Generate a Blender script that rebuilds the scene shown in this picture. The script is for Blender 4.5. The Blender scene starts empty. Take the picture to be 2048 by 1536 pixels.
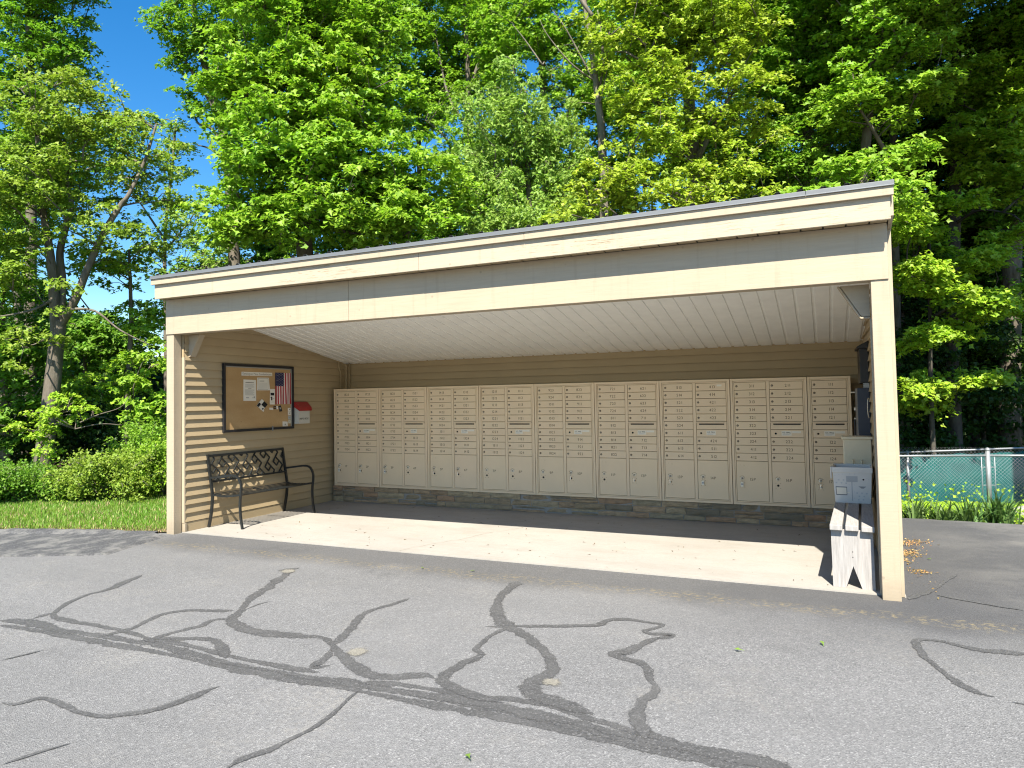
import bpy, math, random
import numpy as np
from mathutils import Vector, Matrix

SC = bpy.context.scene
COL = SC.collection
RNG = np.random.default_rng(11)
random.seed(5)

# ------------------------------------------------------------------ camera
CAM_POS = np.array([6.9178, -6.1537, 1.4906])
YAW, PITCH, ROLL = 0.4739, 0.0396, -0.0152
FPX, PU, PV = 1460.34, -125.27, -23.08           # focal length and principal point, photograph pixels (2048 wide)
_F = np.array([-math.sin(YAW) * math.cos(PITCH), math.cos(YAW) * math.cos(PITCH), math.sin(PITCH)])
_R0 = np.array([math.cos(YAW), math.sin(YAW), 0.0])
_U0 = np.cross(_R0, _F)
CR = math.cos(ROLL) * _R0 + math.sin(ROLL) * _U0
CU = -math.sin(ROLL) * _R0 + math.cos(ROLL) * _U0
CF = _F
cd = bpy.data.cameras.new("camera")
cam = bpy.data.objects.new("camera", cd)
COL.objects.link(cam)
cd.sensor_width = 36.0
cd.lens = FPX / 2048 * 36.0
cd.shift_x = -PU / 2048
cd.shift_y = PV / 2048
cd.clip_start = 0.05
cd.clip_end = 2000
M = Matrix(((CR[0], CU[0], -CF[0], CAM_POS[0]), (CR[1], CU[1], -CF[1], CAM_POS[1]), (CR[2], CU[2], -CF[2], CAM_POS[2]), (0, 0, 0, 1)))
cam.matrix_world = M
SC.camera = cam

# ------------------------------------------------------------------ light
SUN_DIR = Vector((0.25, -1.0, 1.23)).normalized()      # towards the sun
EL = math.asin(SUN_DIR.z)
world = bpy.data.worlds.new("World")
SC.world = world
world.use_nodes = True
wn = world.node_tree
wn.nodes.clear()
sky = wn.nodes.new("ShaderNodeTexSky")
sky.sky_type = 'NISHITA'
sky.sun_disc = False
sky.sun_elevation = EL
sky.sun_rotation = math.atan2(SUN_DIR.x, SUN_DIR.y)
sky.air_density = 1.0
sky.dust_density = 0.3
sky.ozone_density = 2.0
hs = wn.nodes.new("ShaderNodeHueSaturation")
hs.inputs["Saturation"].default_value = 1.42
bg = wn.nodes.new("ShaderNodeBackground")
bg.inputs["Strength"].default_value = 0.085
wo = wn.nodes.new("ShaderNodeOutputWorld")
wn.links.new(sky.outputs[0], hs.inputs["Color"])
wn.links.new(hs.outputs[0], bg.inputs[0])
wn.links.new(bg.outputs[0], wo.inputs[0])
sd = bpy.data.lights.new("sun", 'SUN')
sun = bpy.data.objects.new("sun", sd)
COL.objects.link(sun)
sd.energy = 5.0
sd.angle = math.radians(0.5)
sd.color = (1.0, 0.935, 0.82)
sun.rotation_euler = SUN_DIR.to_track_quat('Z', 'Y').to_euler()

SC.view_settings.view_transform = 'Standard'
SC.view_settings.look = 'None'
SC.view_settings.gamma = 1.0
SC.view_settings.exposure = 1.40
SC.render.engine = 'CYCLES'
SC.cycles.use_denoising = True
SC.cycles.filter_width = 1.15
SC.cycles.max_bounces = 8
SC.cycles.diffuse_bounces = 5
SC.cycles.transmission_bounces = 4
SC.cycles.transparent_max_bounces = 6


def at(u, d, z=0.0):
    """world point at photograph column u, d metres ahead of the camera, height z"""
    k = CF + CR * (u - 1024 - PU) / FPX
    k = k / math.hypot(CF[0], CF[1])
    p = CAM_POS + k * d
    return np.array([p[0], p[1], z])


def atv(u, v, d):
    """world point seen at photograph pixel (u, v), d metres ahead"""
    return CAM_POS + (CF + CR * (u - 1024 - PU) / FPX - CU * (v - 768 - PV) / FPX) * d


def fz(x):
    """the slab and the asphalt climb a little to the right"""
    return 0.0035 * min(max(x, 0.0), 9.0)


# ------------------------------------------------------------------ mesh helpers
class MB:
    def __init__(self):
        self.v = []
        self.f = []
        self.m = []
        self.sm = []

    def add(self, vs, fs, mi=0, smooth=False):
        o = len(self.v)
        self.v += [tuple(map(float, p)) for p in vs]
        for f in fs:
            self.f.append(tuple(i + o for i in f))
            self.m.append(mi)
            self.sm.append(smooth)

    def box(self, x0, x1, y0, y1, z0, z1, mi=0):
        v = [(x0, y0, z0), (x1, y0, z0), (x1, y1, z0), (x0, y1, z0), (x0, y0, z1), (x1, y0, z1), (x1, y1, z1), (x0, y1, z1)]
        self.add(v, [(0, 3, 2, 1), (4, 5, 6, 7), (0, 1, 5, 4), (1, 2, 6, 5), (2, 3, 7, 6), (3, 0, 4, 7)], mi)

    def prism(self, poly, fn, a, b, mi=0):
        """poly: 2D outline; fn(p, q, t) gives the 3D point; extruded from t=a to t=b"""
        n = len(poly)
        v = [fn(p, q, a) for p, q in poly] + [fn(p, q, b) for p, q in poly]
        f = [tuple(range(n - 1, -1, -1)), tuple(range(n, 2 * n))]
        f += [(i, (i + 1) % n, n + (i + 1) % n, n + i) for i in range(n)]
        self.add(v, f, mi)

    def tube(self, pts, r, n=6, mi=0, smooth=True, flat=None):
        pts = [np.array(p, float) for p in pts]
        rs = r if hasattr(r, '__len__') else [r] * len(pts)
        vs = []
        prev = None
        for i, p in enumerate(pts):
            t = pts[min(i + 1, len(pts) - 1)] - pts[max(i - 1, 0)]
            t = t / (np.linalg.norm(t) + 1e-9)
            if prev is None:
                a = np.array([0, 0, 1.0]) if abs(t[2]) < 0.9 else np.array([1.0, 0, 0])
            else:
                a = prev
            s = np.cross(t, a)
            s = s / (np.linalg.norm(s) + 1e-9)
            b = np.cross(s, t)
            prev = b
            for k in range(n):
                an = 2 * math.pi * (k + 0.5) / n
                c1, c2 = math.cos(an) * rs[i], math.sin(an) * rs[i]
                if flat:
                    c1 *= flat
                vs.append(p + s * c1 + b * c2)
        fs = []
        for i in range(len(pts) - 1):
            for k in range(n):
                fs.append((i * n + k, i * n + (k + 1) % n, (i + 1) * n + (k + 1) % n, (i + 1) * n + k))
        fs.append(tuple(range(n - 1, -1, -1)))
        m = len(vs)
        fs.append(tuple(range(m - n, m)))
        self.add(vs, fs, mi, smooth)

    def lathe(self, prof, c, n=14, axis='z', mi=0, smooth=True):
        vs = []
        for r, h in prof:
            for k in range(n):
                a = 2 * math.pi * k / n
                p = (r * math.cos(a), r * math.sin(a), h)
                if axis == 'y':
                    p = (p[0], p[2], p[1])
                elif axis == 'x':
                    p = (p[2], p[0], p[1])
                vs.append((c[0] + p[0], c[1] + p[1], c[2] + p[2]))
        fs = []
        for i in range(len(prof) - 1):
            for k in range(n):
                fs.append((i * n + k, i * n + (k + 1) % n, (i + 1) * n + (k + 1) % n, (i + 1) * n + k))
        fs.append(tuple(range(n)))
        fs.append(tuple(range((len(prof) - 1) * n, len(prof) * n)))
        self.add(vs, fs, mi, smooth)

    def mesh(self, name, mats, origin=None):
        me = bpy.data.meshes.new(name)
        o = np.array(origin if origin is not None else (0, 0, 0), float)
        me.from_pydata([tuple(np.array(p) - o) for p in self.v], [], self.f)
        for mt in (mats if isinstance(mats, (list, tuple)) else [mats]):
            me.materials.append(mt)
        me.polygons.foreach_set("material_index", self.m)
        me.polygons.foreach_set("use_smooth", self.sm)
        me.update()
        import bmesh
        b = bmesh.new()
        b.from_mesh(me)
        bmesh.ops.recalc_face_normals(b, faces=b.faces)
        b.to_mesh(me)
        b.free()
        return me

    def build(self, name, mats, parent=None, bevel=0.0, seg=2):
        """world coordinates are kept; the object sits at its parent's origin"""
        org = np.array(parent['_o']) if parent is not None else None
        me = self.mesh(name, mats, org)
        ob = bpy.data.objects.new(name, me)
        COL.objects.link(ob)
        if parent is not None:
            ob.parent = parent
            ob['_o'] = list(map(float, parent['_o']))
        else:
            ob['_o'] = [0.0, 0.0, 0.0]
        if bevel:
            md = ob.modifiers.new("bevel", 'BEVEL')
            md.width = bevel
            md.segments = seg
            md.limit_method = 'ANGLE'
            md.angle_limit = math.radians(40)
        return ob


def tag(o, label=None, cat=None, group=None, kind=None):
    if label:
        o['label'] = label
    if cat:
        o['category'] = cat
    if group:
        o['group'] = group
    if kind:
        o['kind'] = kind
    return o


def thing(name, label, cat, loc=(0, 0, 0), group=None):
    o = bpy.data.objects.new(name, None)
    COL.objects.link(o)
    o.empty_display_size = 0.1
    o.location = loc
    o['_o'] = list(map(float, loc))
    return tag(o, label, cat, group)


def fast_mesh(name, verts, loops, starts, mats, smooth=False):
    me = bpy.data.meshes.new(name)
    me.vertices.add(len(verts))
    me.vertices.foreach_set("co", np.ascontiguousarray(verts, np.float32).ravel())
    me.loops.add(len(loops))
    me.loops.foreach_set("vertex_index", np.ascontiguousarray(loops, np.int32).ravel())
    me.polygons.add(len(starts))
    me.polygons.foreach_set("loop_start", np.ascontiguousarray(starts, np.int32))
    if smooth:
        me.polygons.foreach_set("use_smooth", np.ones(len(starts), bool))
    for m_ in (mats if isinstance(mats, (list, tuple)) else [mats]):
        me.materials.append(m_)
    me.update(calc_edges=True)
    me.validate()
    return me


# ------------------------------------------------------------------ materials
class NT:
    def __init__(self, name):
        self.mat = bpy.data.materials.new(name)
        self.mat.use_nodes = True
        self.t = self.mat.node_tree
        self.t.nodes.clear()
        self.out = self.n("ShaderNodeOutputMaterial")
        self.b = self.n("ShaderNodeBsdfPrincipled")
        self.l(self.b.outputs[0], self.out.inputs[0])
        self.co = self.n("ShaderNodeTexCoord")

    def n(self, typ, **kw):
        nd = self.t.nodes.new(typ)
        for k, v in kw.items():
            setattr(nd, k, v)
        return nd

    def l(self, a, b):
        self.t.links.new(a, b)

    def noise(self, scale, detail=4, rough=0.55, vec=None, sc=None):
        nd = self.n("ShaderNodeTexNoise")
        nd.inputs["Scale"].default_value = scale
        nd.inputs["Detail"].default_value = detail
        nd.inputs["Roughness"].default_value = rough
        v = vec or self.co.outputs["Object"]
        if sc:
            mp = self.n("ShaderNodeMapping")
            mp.inputs["Scale"].default_value = sc
            self.l(v, mp.inputs[0])
            v = mp.outputs[0]
        self.l(v, nd.inputs["Vector"])
        return nd.outputs[0]

    def voro(self, scale, out="Distance", feature='F1', sc=None):
        nd = self.n("ShaderNodeTexVoronoi", feature=feature)
        nd.inputs["Scale"].default_value = scale
        v = self.co.outputs["Object"]
        if sc:
            mp = self.n("ShaderNodeMapping")
            mp.inputs["Scale"].default_value = sc
            self.l(v, mp.inputs[0])
            v = mp.outputs[0]
        self.l(v, nd.inputs["Vector"])
        return nd.outputs[out]

    def ramp(self, fac, stops, interp='LINEAR'):
        r = self.n("ShaderNodeValToRGB")
        r.color_ramp.interpolation = interp
        el = r.color_ramp.elements
        while len(el) < len(stops):
            el.new(0.5)
        for e, (p, c) in zip(el, stops):
            e.position = p
            e.color = (*c, 1) if len(c) == 3 else c
        self.l(fac, r.inputs[0])
        return r.outputs[0]

    def ramps(self, fac, a, b, lo=0.0, hi=1.0):
        """scalar ramp"""
        m = self.n("ShaderNodeMapRange")
        m.inputs[1].default_value = a
        m.inputs[2].default_value = b
        m.inputs[3].default_value = lo
        m.inputs[4].default_value = hi
        self.l(fac, m.inputs[0])
        return m.outputs[0]

    def mix(self, fac, a, b, mode='MIX'):
        m = self.n("ShaderNodeMix", data_type='RGBA', blend_type=mode)
        for s, v in ((m.inputs[0], fac), (m.inputs[6], a), (m.inputs[7], b)):
            if hasattr(v, 'is_linked') or hasattr(v, 'links'):
                self.l(v, s)
            elif isinstance(v, (int, float)):
                s.default_value = v
            else:
                s.default_value = (*v, 1)
        return m.outputs[2]

    def math(self, op, a, b=0.0):
        m = self.n("ShaderNodeMath", operation=op)
        for s, v in ((m.inputs[0], a), (m.inputs[1], b)):
            if isinstance(v, (int, float)):
                s.default_value = v
            else:
                self.l(v, s)
        return m.outputs[0]

    def col(self, c):
        if isinstance(c, (tuple, list)):
            self.b.inputs["Base Color"].default_value = (*c, 1)
        else:
            self.l(c, self.b.inputs["Base Color"])
        return self

    def set(self, rough=None, spec=None, metal=None):
        for k, v in (("Roughness", rough), ("Specular IOR Level", spec), ("Metallic", metal)):
            if v is None:
                continue
            if isinstance(v, (int, float)):
                self.b.inputs[k].default_value = v
            else:
                self.l(v, self.b.inputs[k])
        return self

    def bump(self, h, strength=0.3, dist=0.01):
        bp = self.n("ShaderNodeBump")
        bp.inputs["Strength"].default_value = strength
        bp.inputs["Distance"].default_value = dist
        self.l(h, bp.inputs["Height"])
        self.l(bp.outputs[0], self.b.inputs["Normal"])
        return self


def sc3(c, k):
    return tuple(min(1.0, v * k) for v in c)


def plain(name, c, rough=0.5, spec=0.4, metal=0.0, var=0.08, nscale=6.0, bump=0.0):
    t = NT(name)
    t.col(t.ramp(t.noise(nscale, 5), [(0.3, sc3(c, 1 - var)), (0.7, sc3(c, 1 + var))]))
    t.set(rough, spec, metal)
    if bump:
        t.bump(t.noise(nscale * 12, 3), bump, 0.003)
    return t.mat


def painted_wood(name, c, grain=(1.0, 14.0, 14.0), crack=0.0):
    t = NT(name)
    n1 = t.noise(3.5, 6, 0.6, sc=grain)
    base = t.ramp(n1, [(0.3, sc3(c, 0.93)), (0.7, sc3(c, 1.05))])
    blot = t.noise(1.3, 4)
    base = t.mix(t.ramps(blot, 0.45, 0.75, 0, 0.4), base, sc3(c, 0.86))
    streak = t.noise(7, 4, 0.6, sc=(2.2, 2.2, 0.16))
    base = t.mix(t.ramps(streak, 0.56, 0.72, 0, 0.30), base, (c[0] * 0.66, c[1] * 0.64, c[2] * 0.6))
    spots = t.math('MULTIPLY', t.ramps(t.voro(5.5), 0.075, 0.045), 0.5)
    base = t.mix(spots, base, sc3(c, 0.55))
    sz = t.n("ShaderNodeSeparateXYZ")
    t.l(t.co.outputs["Object"], sz.inputs[0])
    low = t.math('ADD', sz.outputs[2], t.math('MULTIPLY', t.noise(6, 4), 0.16))
    base = t.mix(t.ramps(low, 0.26, 0.06, 0, 0.45), base, (0.17, 0.14, 0.10))
    h = t.noise(9, 8, 0.7, sc=grain)
    if crack:
        w = t.noise(7, 6, 0.72, sc=(grain[0] * 0.8, grain[1], grain[2]))
        msk = t.math('MULTIPLY', t.ramps(w, 0.555, 0.60), t.ramps(t.noise(0.9, 3), 0.44, 0.58))
        base = t.mix(t.math('MULTIPLY', msk, crack), base, (0.20, 0.15, 0.085))
    t.col(base)
    t.set(0.55, 0.35)
    t.bump(h, 0.35, 0.004)
    return t.mat


CREAM = (0.385, 0.318, 0.225)
m_paint = painted_wood("cream_paint", CREAM)
m_paint_v = painted_wood("cream_paint_post", CREAM, grain=(14, 14, 1.0))
m_post = painted_wood("cream_paint_saw_marks", CREAM, grain=(1.0, 3.0, 60.0))
m_fascia = painted_wood("weathered_cream_paint", (0.40, 0.337, 0.245), crack=0.9)
m_siding = plain("tan_vinyl_siding", (0.385, 0.298, 0.178), 0.5, 0.3, var=0.05, nscale=2.0, bump=0.06)
m_steel = plain("white_ribbed_steel", (0.85, 0.85, 0.81), 0.4, 0.4, var=0.04)
m_drip = plain("grey_drip_metal", (0.15, 0.158, 0.163), 0.5, 0.4, 0.2, var=0.06)
m_dark = plain("dark_gap", (0.02, 0.018, 0.015), 0.8, 0.2)


def mailbox_mat():
    t = NT("tan_powder_coat")
    c = (0.68, 0.53, 0.345)
    a = t.ramp(t.noise(2.0, 5), [(0.3, sc3(c, 0.94)), (0.7, sc3(c, 1.04))])
    oi = t.n("ShaderNodeObjectInfo")
    a = t.mix(t.ramps(oi.outputs["Random"], 0, 1, 0.0, 0.2), a, (0.72, 0.51, 0.35))
    scuff = t.math('MULTIPLY', t.ramps(t.noise(55, 4, sc=(1, 1, 0.35)), 0.66, 0.72), t.ramps(t.noise(3, 2), 0.5, 0.7))
    t.col(t.mix(t.math('MULTIPLY', scuff, 0.3), a, (0.2, 0.15, 0.1)))
    t.set(0.45, 0.4)
    t.bump(t.noise(220, 2), 0.06, 0.001)
    return t.mat


m_box = mailbox_mat()
m_seam = plain("door_seam", (0.05, 0.038, 0.024), 0.7, 0.2)
m_ink = plain("dark_engraving", (0.085, 0.062, 0.04), 0.7, 0.2)
m_black_ink = plain("black_ink", (0.015, 0.015, 0.015), 0.6, 0.2)
m_lock = plain("brushed_lock_metal", (0.34, 0.29, 0.21), 0.35, 0.5, 0.7)
m_hole = plain("black_keyhole", (0.008, 0.007, 0.006), 0.6, 0.3)
m_label = plain("white_sticker", (0.70, 0.64, 0.53), 0.5, 0.4, var=0.03)
m_chrome = plain("nickel_key", (0.62, 0.6, 0.55), 0.25, 0.5, 0.9)
m_paper = plain("white_paper", (0.68, 0.64, 0.56), 0.7, 0.2, var=0.03)
m_black = plain("black_plastic", (0.015, 0.015, 0.017), 0.4, 0.4)
m_navy = plain("navy_enamel", (0.012, 0.018, 0.038), 0.35, 0.5)
m_navy_side = plain("grey_blue_reflection_print", (0.085, 0.10, 0.125), 0.4, 0.5)  # navy side with reflected light put into its colour; also the tub's print
m_cream_box = plain("cream_plastic", (0.66, 0.58, 0.41), 0.45, 0.4, var=0.03)
m_tub = plain("grey_white_plastic", (0.60, 0.575, 0.53), 0.45, 0.4, var=0.05, nscale=3)
m_tub_dark = plain("grey_print", (0.30, 0.31, 0.31), 0.6, 0.3)
m_red = plain("dark_red_plastic", (0.30, 0.018, 0.016), 0.4, 0.4)
m_milky = plain("milky_plastic", (0.50, 0.48, 0.42), 0.4, 0.5, var=0.04)
m_iron = plain("black_enamelled_iron", (0.012, 0.014, 0.014), 0.4, 0.5, var=0.2, nscale=20)
m_galv = plain("galvanised_steel", (0.26, 0.275, 0.28), 0.45, 0.5, 0.4, var=0.1, nscale=14)


def cork_mat():
    t = NT("plywood_board")
    a = t.ramp(t.noise(1.6, 5, sc=(1, 1, 2.5)), [(0.3, (0.36, 0.22, 0.095)), (0.7, (0.46, 0.31, 0.15))])
    a = t.mix(t.ramps(t.noise(60, 4), 0.4, 0.7, 0, 0.25), a, (0.30, 0.19, 0.09))
    a = t.mix(t.ramps(t.voro(7), 0.06, 0.03, 0, 0.7), a, (0.12, 0.07, 0.03))
    t.col(a).set(0.75, 0.2)
    return t.mat


m_cork = cork_mat()


def old_wood(name, c0, c1):
    t = NT(name)
    g = t.noise(5, 8, 0.7, sc=(18, 1.2, 1.2))
    a = t.ramp(g, [(0.25, c0), (0.5, tuple((x + y) / 2 for x, y in zip(c0, c1))), (0.75, c1)])
    a = t.mix(t.ramps(t.noise(2.2, 3), 0.5, 0.75, 0, 0.35), a, (0.42, 0.36, 0.32))
    kn = t.voro(3.1)
    a = t.mix(t.ramps(kn, 0.075, 0.03, 0, 0.55), a, (0.16, 0.13, 0.10))
    t.col(a).set(0.85, 0.15)
    t.bump(g, 0.5, 0.004)
    return t.mat


m_bench_wood = old_wood("weathered_grey_wood", (0.235, 0.225, 0.21), (0.40, 0.385, 0.37))


def leg_wood():
    t = NT("weathered_pale_wood_upright")
    g = t.noise(5, 8, 0.7, sc=(16, 1.2, 1.0))
    a = t.ramp(g, [(0.25, (0.22, 0.208, 0.195)), (0.75, (0.40, 0.385, 0.37))])
    st = t.noise(2.5, 4, sc=(5, 1, 0.5))
    a = t.mix(t.ramps(st, 0.5, 0.75, 0, 0.5), a, (0.52, 0.45, 0.41))
    a = t.mix(t.ramps(t.voro(4.3), 0.07, 0.03, 0, 0.5), a, (0.2, 0.16, 0.13))
    t.col(a).set(0.85, 0.15)
    t.bump(g, 0.4, 0.003)
    return t.mat


m_leg_wood = leg_wood()


def stone_mat():
    t = NT("ledge_stone")
    at_ = t.n("ShaderNodeNewGeometry")
    r = at_.outputs["Random Per Island"]
    a = t.ramp(r, [(0.0, (0.275, 0.214, 0.129)), (0.25, (0.408, 0.285, 0.164)), (0.45, (0.204, 0.171, 0.117)), (0.62, (0.449, 0.351, 0.211)),
                   (0.8, (0.408, 0.237, 0.133)), (1.0, (0.316, 0.252, 0.156))])
    n = t.noise(14, 7, 0.65, sc=(1, 1, 2.2))
    a = t.mix(t.ramps(n, 0.35, 0.7, 0, 0.7), a, (0.153, 0.122, 0.078))
    t.col(a).set(0.85, 0.25)
    t.bump(n, 0.8, 0.02)
    return t.mat


m_stone = stone_mat()
m_mortar = plain("grey_mortar", (0.27, 0.25, 0.22), 0.9, 0.1, var=0.15, nscale=20)


def concrete_mat():
    t = NT("broomed_concrete")
    c = (0.325, 0.305, 0.272)
    a = t.ramp(t.noise(0.8, 6), [(0.3, sc3(c, 0.9)), (0.7, sc3(c, 1.06))])
    a = t.mix(t.ramps(t.noise(30, 4), 0.45, 0.75, 0, 0.25), a, sc3(c, 0.72))
    sp = t.voro(26)
    a = t.mix(t.math('MULTIPLY', t.ramps(sp, 0.10, 0.05), t.ramps(t.noise(2.1, 3), 0.45, 0.6)), a, (0.20, 0.17, 0.13))
    st = t.math('MULTIPLY', t.ramps(t.noise(5, 5, 0.65), 0.60, 0.75), 0.35)
    a = t.mix(st, a, (0.34, 0.28, 0.19))
    sw = t.noise(1.7, 6, 0.7, sc=(1, 2.2, 1))
    a = t.mix(t.ramps(sw, 0.48, 0.70, 0, 0.38), a, (0.225, 0.20, 0.165))
    a = t.mix(t.ramps(t.noise(90, 3, 0.7), 0.5, 0.72, 0, 0.35), a, (0.21, 0.19, 0.16))
    t.col(a).set(0.85, 0.2)
    t.bump(t.noise(60, 5, 0.7, sc=(1, 4, 1)), 0.35, 0.004)
    return t.mat


m_conc = concrete_mat()


def asphalt_nodes(t, base, light, dark, contrast=1.0):
    """fine aggregate: grains of different grey, a few chips of pale stone, dark pits"""
    vc = t.n("ShaderNodeTexVoronoi", feature='F1')
    vc.inputs["Scale"].default_value = 150
    t.l(t.co.outputs["Object"], vc.inputs["Vector"])
    bw = t.n("ShaderNodeRGBToBW")
    t.l(vc.outputs["Color"], bw.inputs[0])
    a = t.ramp(bw.outputs[0], [(0.15, dark), (0.42, sc3(base, 0.93)), (0.72, sc3(base, 1.10)), (0.95, light)])
    n = t.noise(60, 5, 0.7)
    a = t.mix(t.ramps(n, 0.35, 0.65, 0.4 * contrast, 0), a, dark)
    v2 = t.voro(38, "Distance")
    chip = t.math('MULTIPLY', t.ramps(v2, 0.16, 0.10), t.ramps(t.noise(13, 3), 0.50, 0.58, 0, 0.7))
    a = t.mix(chip, a, light)
    return a, vc.outputs["Distance"], n


def asphalt_mat():
    t = NT("worn_grey_asphalt")
    a, d, n = asphalt_nodes(t, (0.185, 0.184, 0.181), (0.37, 0.365, 0.355), (0.103, 0.102, 0.101))
    big = t.noise(0.55, 5, 0.6)
    a = t.mix(t.ramps(big, 0.35, 0.7, 0.0, 0.3), a, (0.225, 0.223, 0.219))
    mid = t.noise(2.3, 6, 0.65)
    a = t.mix(t.ramps(mid, 0.55, 0.75, 0, 0.3), a, (0.115, 0.115, 0.114))
    oil = t.math('MULTIPLY', t.ramps(t.noise(0.8, 3), 0.6, 0.72), t.ramps(t.noise(6, 5, 0.7), 0.40, 0.66, 0, 0.6))
    a = t.mix(oil, a, (0.07, 0.07, 0.069))
    wear = t.noise(0.33, 4, 0.6, sc=(0.35, 1.6, 1))
    a = t.mix(t.ramps(wear, 0.42, 0.62, 0, 0.32), a, (0.12, 0.12, 0.118))
    dust = t.math('MULTIPLY', t.ramps(t.noise(1.2, 5, 0.65), 0.52, 0.7), t.ramps(t.noise(30, 4, 0.7), 0.42, 0.65, 0, 0.5))
    a = t.mix(dust, a, (0.27, 0.255, 0.225))
    sx = t.n("ShaderNodeSeparateXYZ")
    t.l(t.co.outputs["Object"], sx.inputs[0])
    x, y = sx.outputs[0], sx.outputs[1]
    wob = t.math('MULTIPLY', t.math('SUBTRACT', t.noise(1.4, 5), 0.5), 0.7)
    yy = t.math('ADD', y, wob)
    # newer, darker strip of patching along the front of the slab
    a = t.mix(t.math('MULTIPLY', t.ramps(yy, -0.75, -0.40), t.ramps(x, -0.2, 0.4, 0, 0.55)), a, (0.062, 0.061, 0.06))
    # dark newer asphalt round the right corner
    xr = t.math('ADD', x, t.math('MULTIPLY', t.math('SUBTRACT', t.noise(0.9, 5, 0.65), 0.5), 3.0))
    a = t.mix(t.math('MULTIPLY', t.math('MULTIPLY', t.ramps(xr, 5.9, 7.2, 0, 0.5), t.ramps(xr, 9.4, 7.9)), t.ramps(yy, -1.5, -0.5)), a, (0.0517, 0.0524, 0.0555))
    # weathered streaks far right
    stn = t.noise(1.1, 6, 0.7, sc=(1.0, 1.2, 1))
    a = t.mix(t.math('MULTIPLY', t.ramps(x, 7.6, 8.6), t.ramps(stn, 0.45, 0.65, 0, 0.7)), a, (0.1824, 0.1748, 0.1596))
    # pollen and grit washed into a line in front of the slab
    yl = t.math('ADD', y, t.math('MULTIPLY', t.math('SUBTRACT', t.noise(2.0, 4), 0.5), 0.35))
    ln = t.math('MULTIPLY', t.ramps(yl, -0.62, -0.45), t.ramps(yl, -0.28, -0.42))
    gr = t.math('MULTIPLY', ln, t.ramps(t.noise(24, 5, 0.7), 0.5, 0.66))
    a = t.mix(t.math('MULTIPLY', gr, 0.75), a, (0.2508, 0.2052, 0.114))
    t.col(a).set(0.88, 0.25)
    h = t.math('ADD', d, n)
    t.bump(h, 0.75, 0.006)
    return t.mat


def apron_mat():
    t = NT("dark_streaked_asphalt")
    a, d, n = asphalt_nodes(t, (0.088, 0.089, 0.092), (0.22, 0.22, 0.218), (0.045, 0.045, 0.047))
    st = t.noise(2.6, 7, 0.72, sc=(1.6, 1.1, 1))
    a = t.mix(t.ramps(st, 0.46, 0.60, 0, 0.8), a, (0.19, 0.1862, 0.1748))
    t.col(a).set(0.88, 0.25)
    t.bump(t.math('ADD', d, n), 0.8, 0.006)
    return t.mat


def seal_mat(name="worn_tar_seal", cols=None):
    t = NT(name)
    a, d, n = asphalt_nodes(t, *(cols or ((0.090, 0.089, 0.087), (0.21, 0.207, 0.203), (0.056, 0.056, 0.055))))
    w = t.noise(3.2, 5, 0.65)
    if not cols:
        a = t.mix(t.ramps(w, 0.48, 0.75, 0, 0.5), a, (0.13, 0.128, 0.124))
    t.col(a).set(0.7, 0.3)
    t.bump(t.math('ADD', d, n), 0.6, 0.005)
    at_ = t.n("ShaderNodeAttribute")
    at_.attribute_name = "film"
    g = t.math('ADD', t.math('MULTIPLY', t.noise(70, 4, 0.7), 0.9), t.math('MULTIPLY', t.noise(7, 4, 0.7), 0.9))
    k = t.math('ADD', t.math('MULTIPLY', at_.outputs["Fac"], 1.35), t.math('SUBTRACT', g, 1.27))
    tr = t.n("ShaderNodeBsdfTransparent")
    mx = t.n("ShaderNodeMixShader")
    t.l(t.ramps(k, 0.0, 0.30, 0, 0.93), mx.inputs[0])
    t.l(tr.outputs[0], mx.inputs[1])
    t.l(t.b.outputs[0], mx.inputs[2])
    t.l(mx.outputs[0], t.out.inputs[0])
    return t.mat


m_asphalt, m_apron, m_seal = asphalt_mat(), apron_mat(), seal_mat()
m_patch = seal_mat("worn_pale_patch", ((0.24, 0.225, 0.185), (0.34, 0.32, 0.27), (0.17, 0.16, 0.135)))


def soil_mat():
    t = NT("soil_and_leaf_litter")
    a = t.ramp(t.noise(7, 7, 0.7), [(0.3, (0.035, 0.028, 0.018)), (0.55, (0.085, 0.065, 0.04)), (0.75, (0.05, 0.075, 0.025))])
    t.col(a).set(0.95, 0.1)
    t.bump(t.noise(25, 6, 0.7), 0.9, 0.03)
    return t.mat


def lawn_mat():
    t = NT("lawn_soil")
    a = t.ramp(t.noise(10, 6, 0.7), [(0.3, (0.045, 0.085, 0.02)), (0.7, (0.10, 0.15, 0.04))])
    t.col(a).set(0.95, 0.1)
    return t.mat


m_soil, m_lawn = soil_mat(), lawn_mat()


def bark_mat(name, c0, c1):
    t = NT(name)
    n = t.noise(9, 7, 0.7, sc=(1, 1, 0.22))
    a = t.ramp(n, [(0.3, c0), (0.7, c1)])
    a = t.mix(t.ramps(t.noise(2.5, 4), 0.5, 0.7, 0, 0.4), a, (0.16, 0.17, 0.13))
    t.col(a).set(0.9, 0.15)
    t.bump(n, 0.9, 0.03)
    return t.mat


m_bark = bark_mat("grey_brown_bark", (0.07, 0.058, 0.045), (0.20, 0.17, 0.135))
m_bark_dark = bark_mat("dark_bark", (0.035, 0.03, 0.025), (0.10, 0.085, 0.068))
m_bark_pale = bark_mat("pale_bark", (0.10, 0.088, 0.07), (0.25, 0.22, 0.175))


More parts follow.
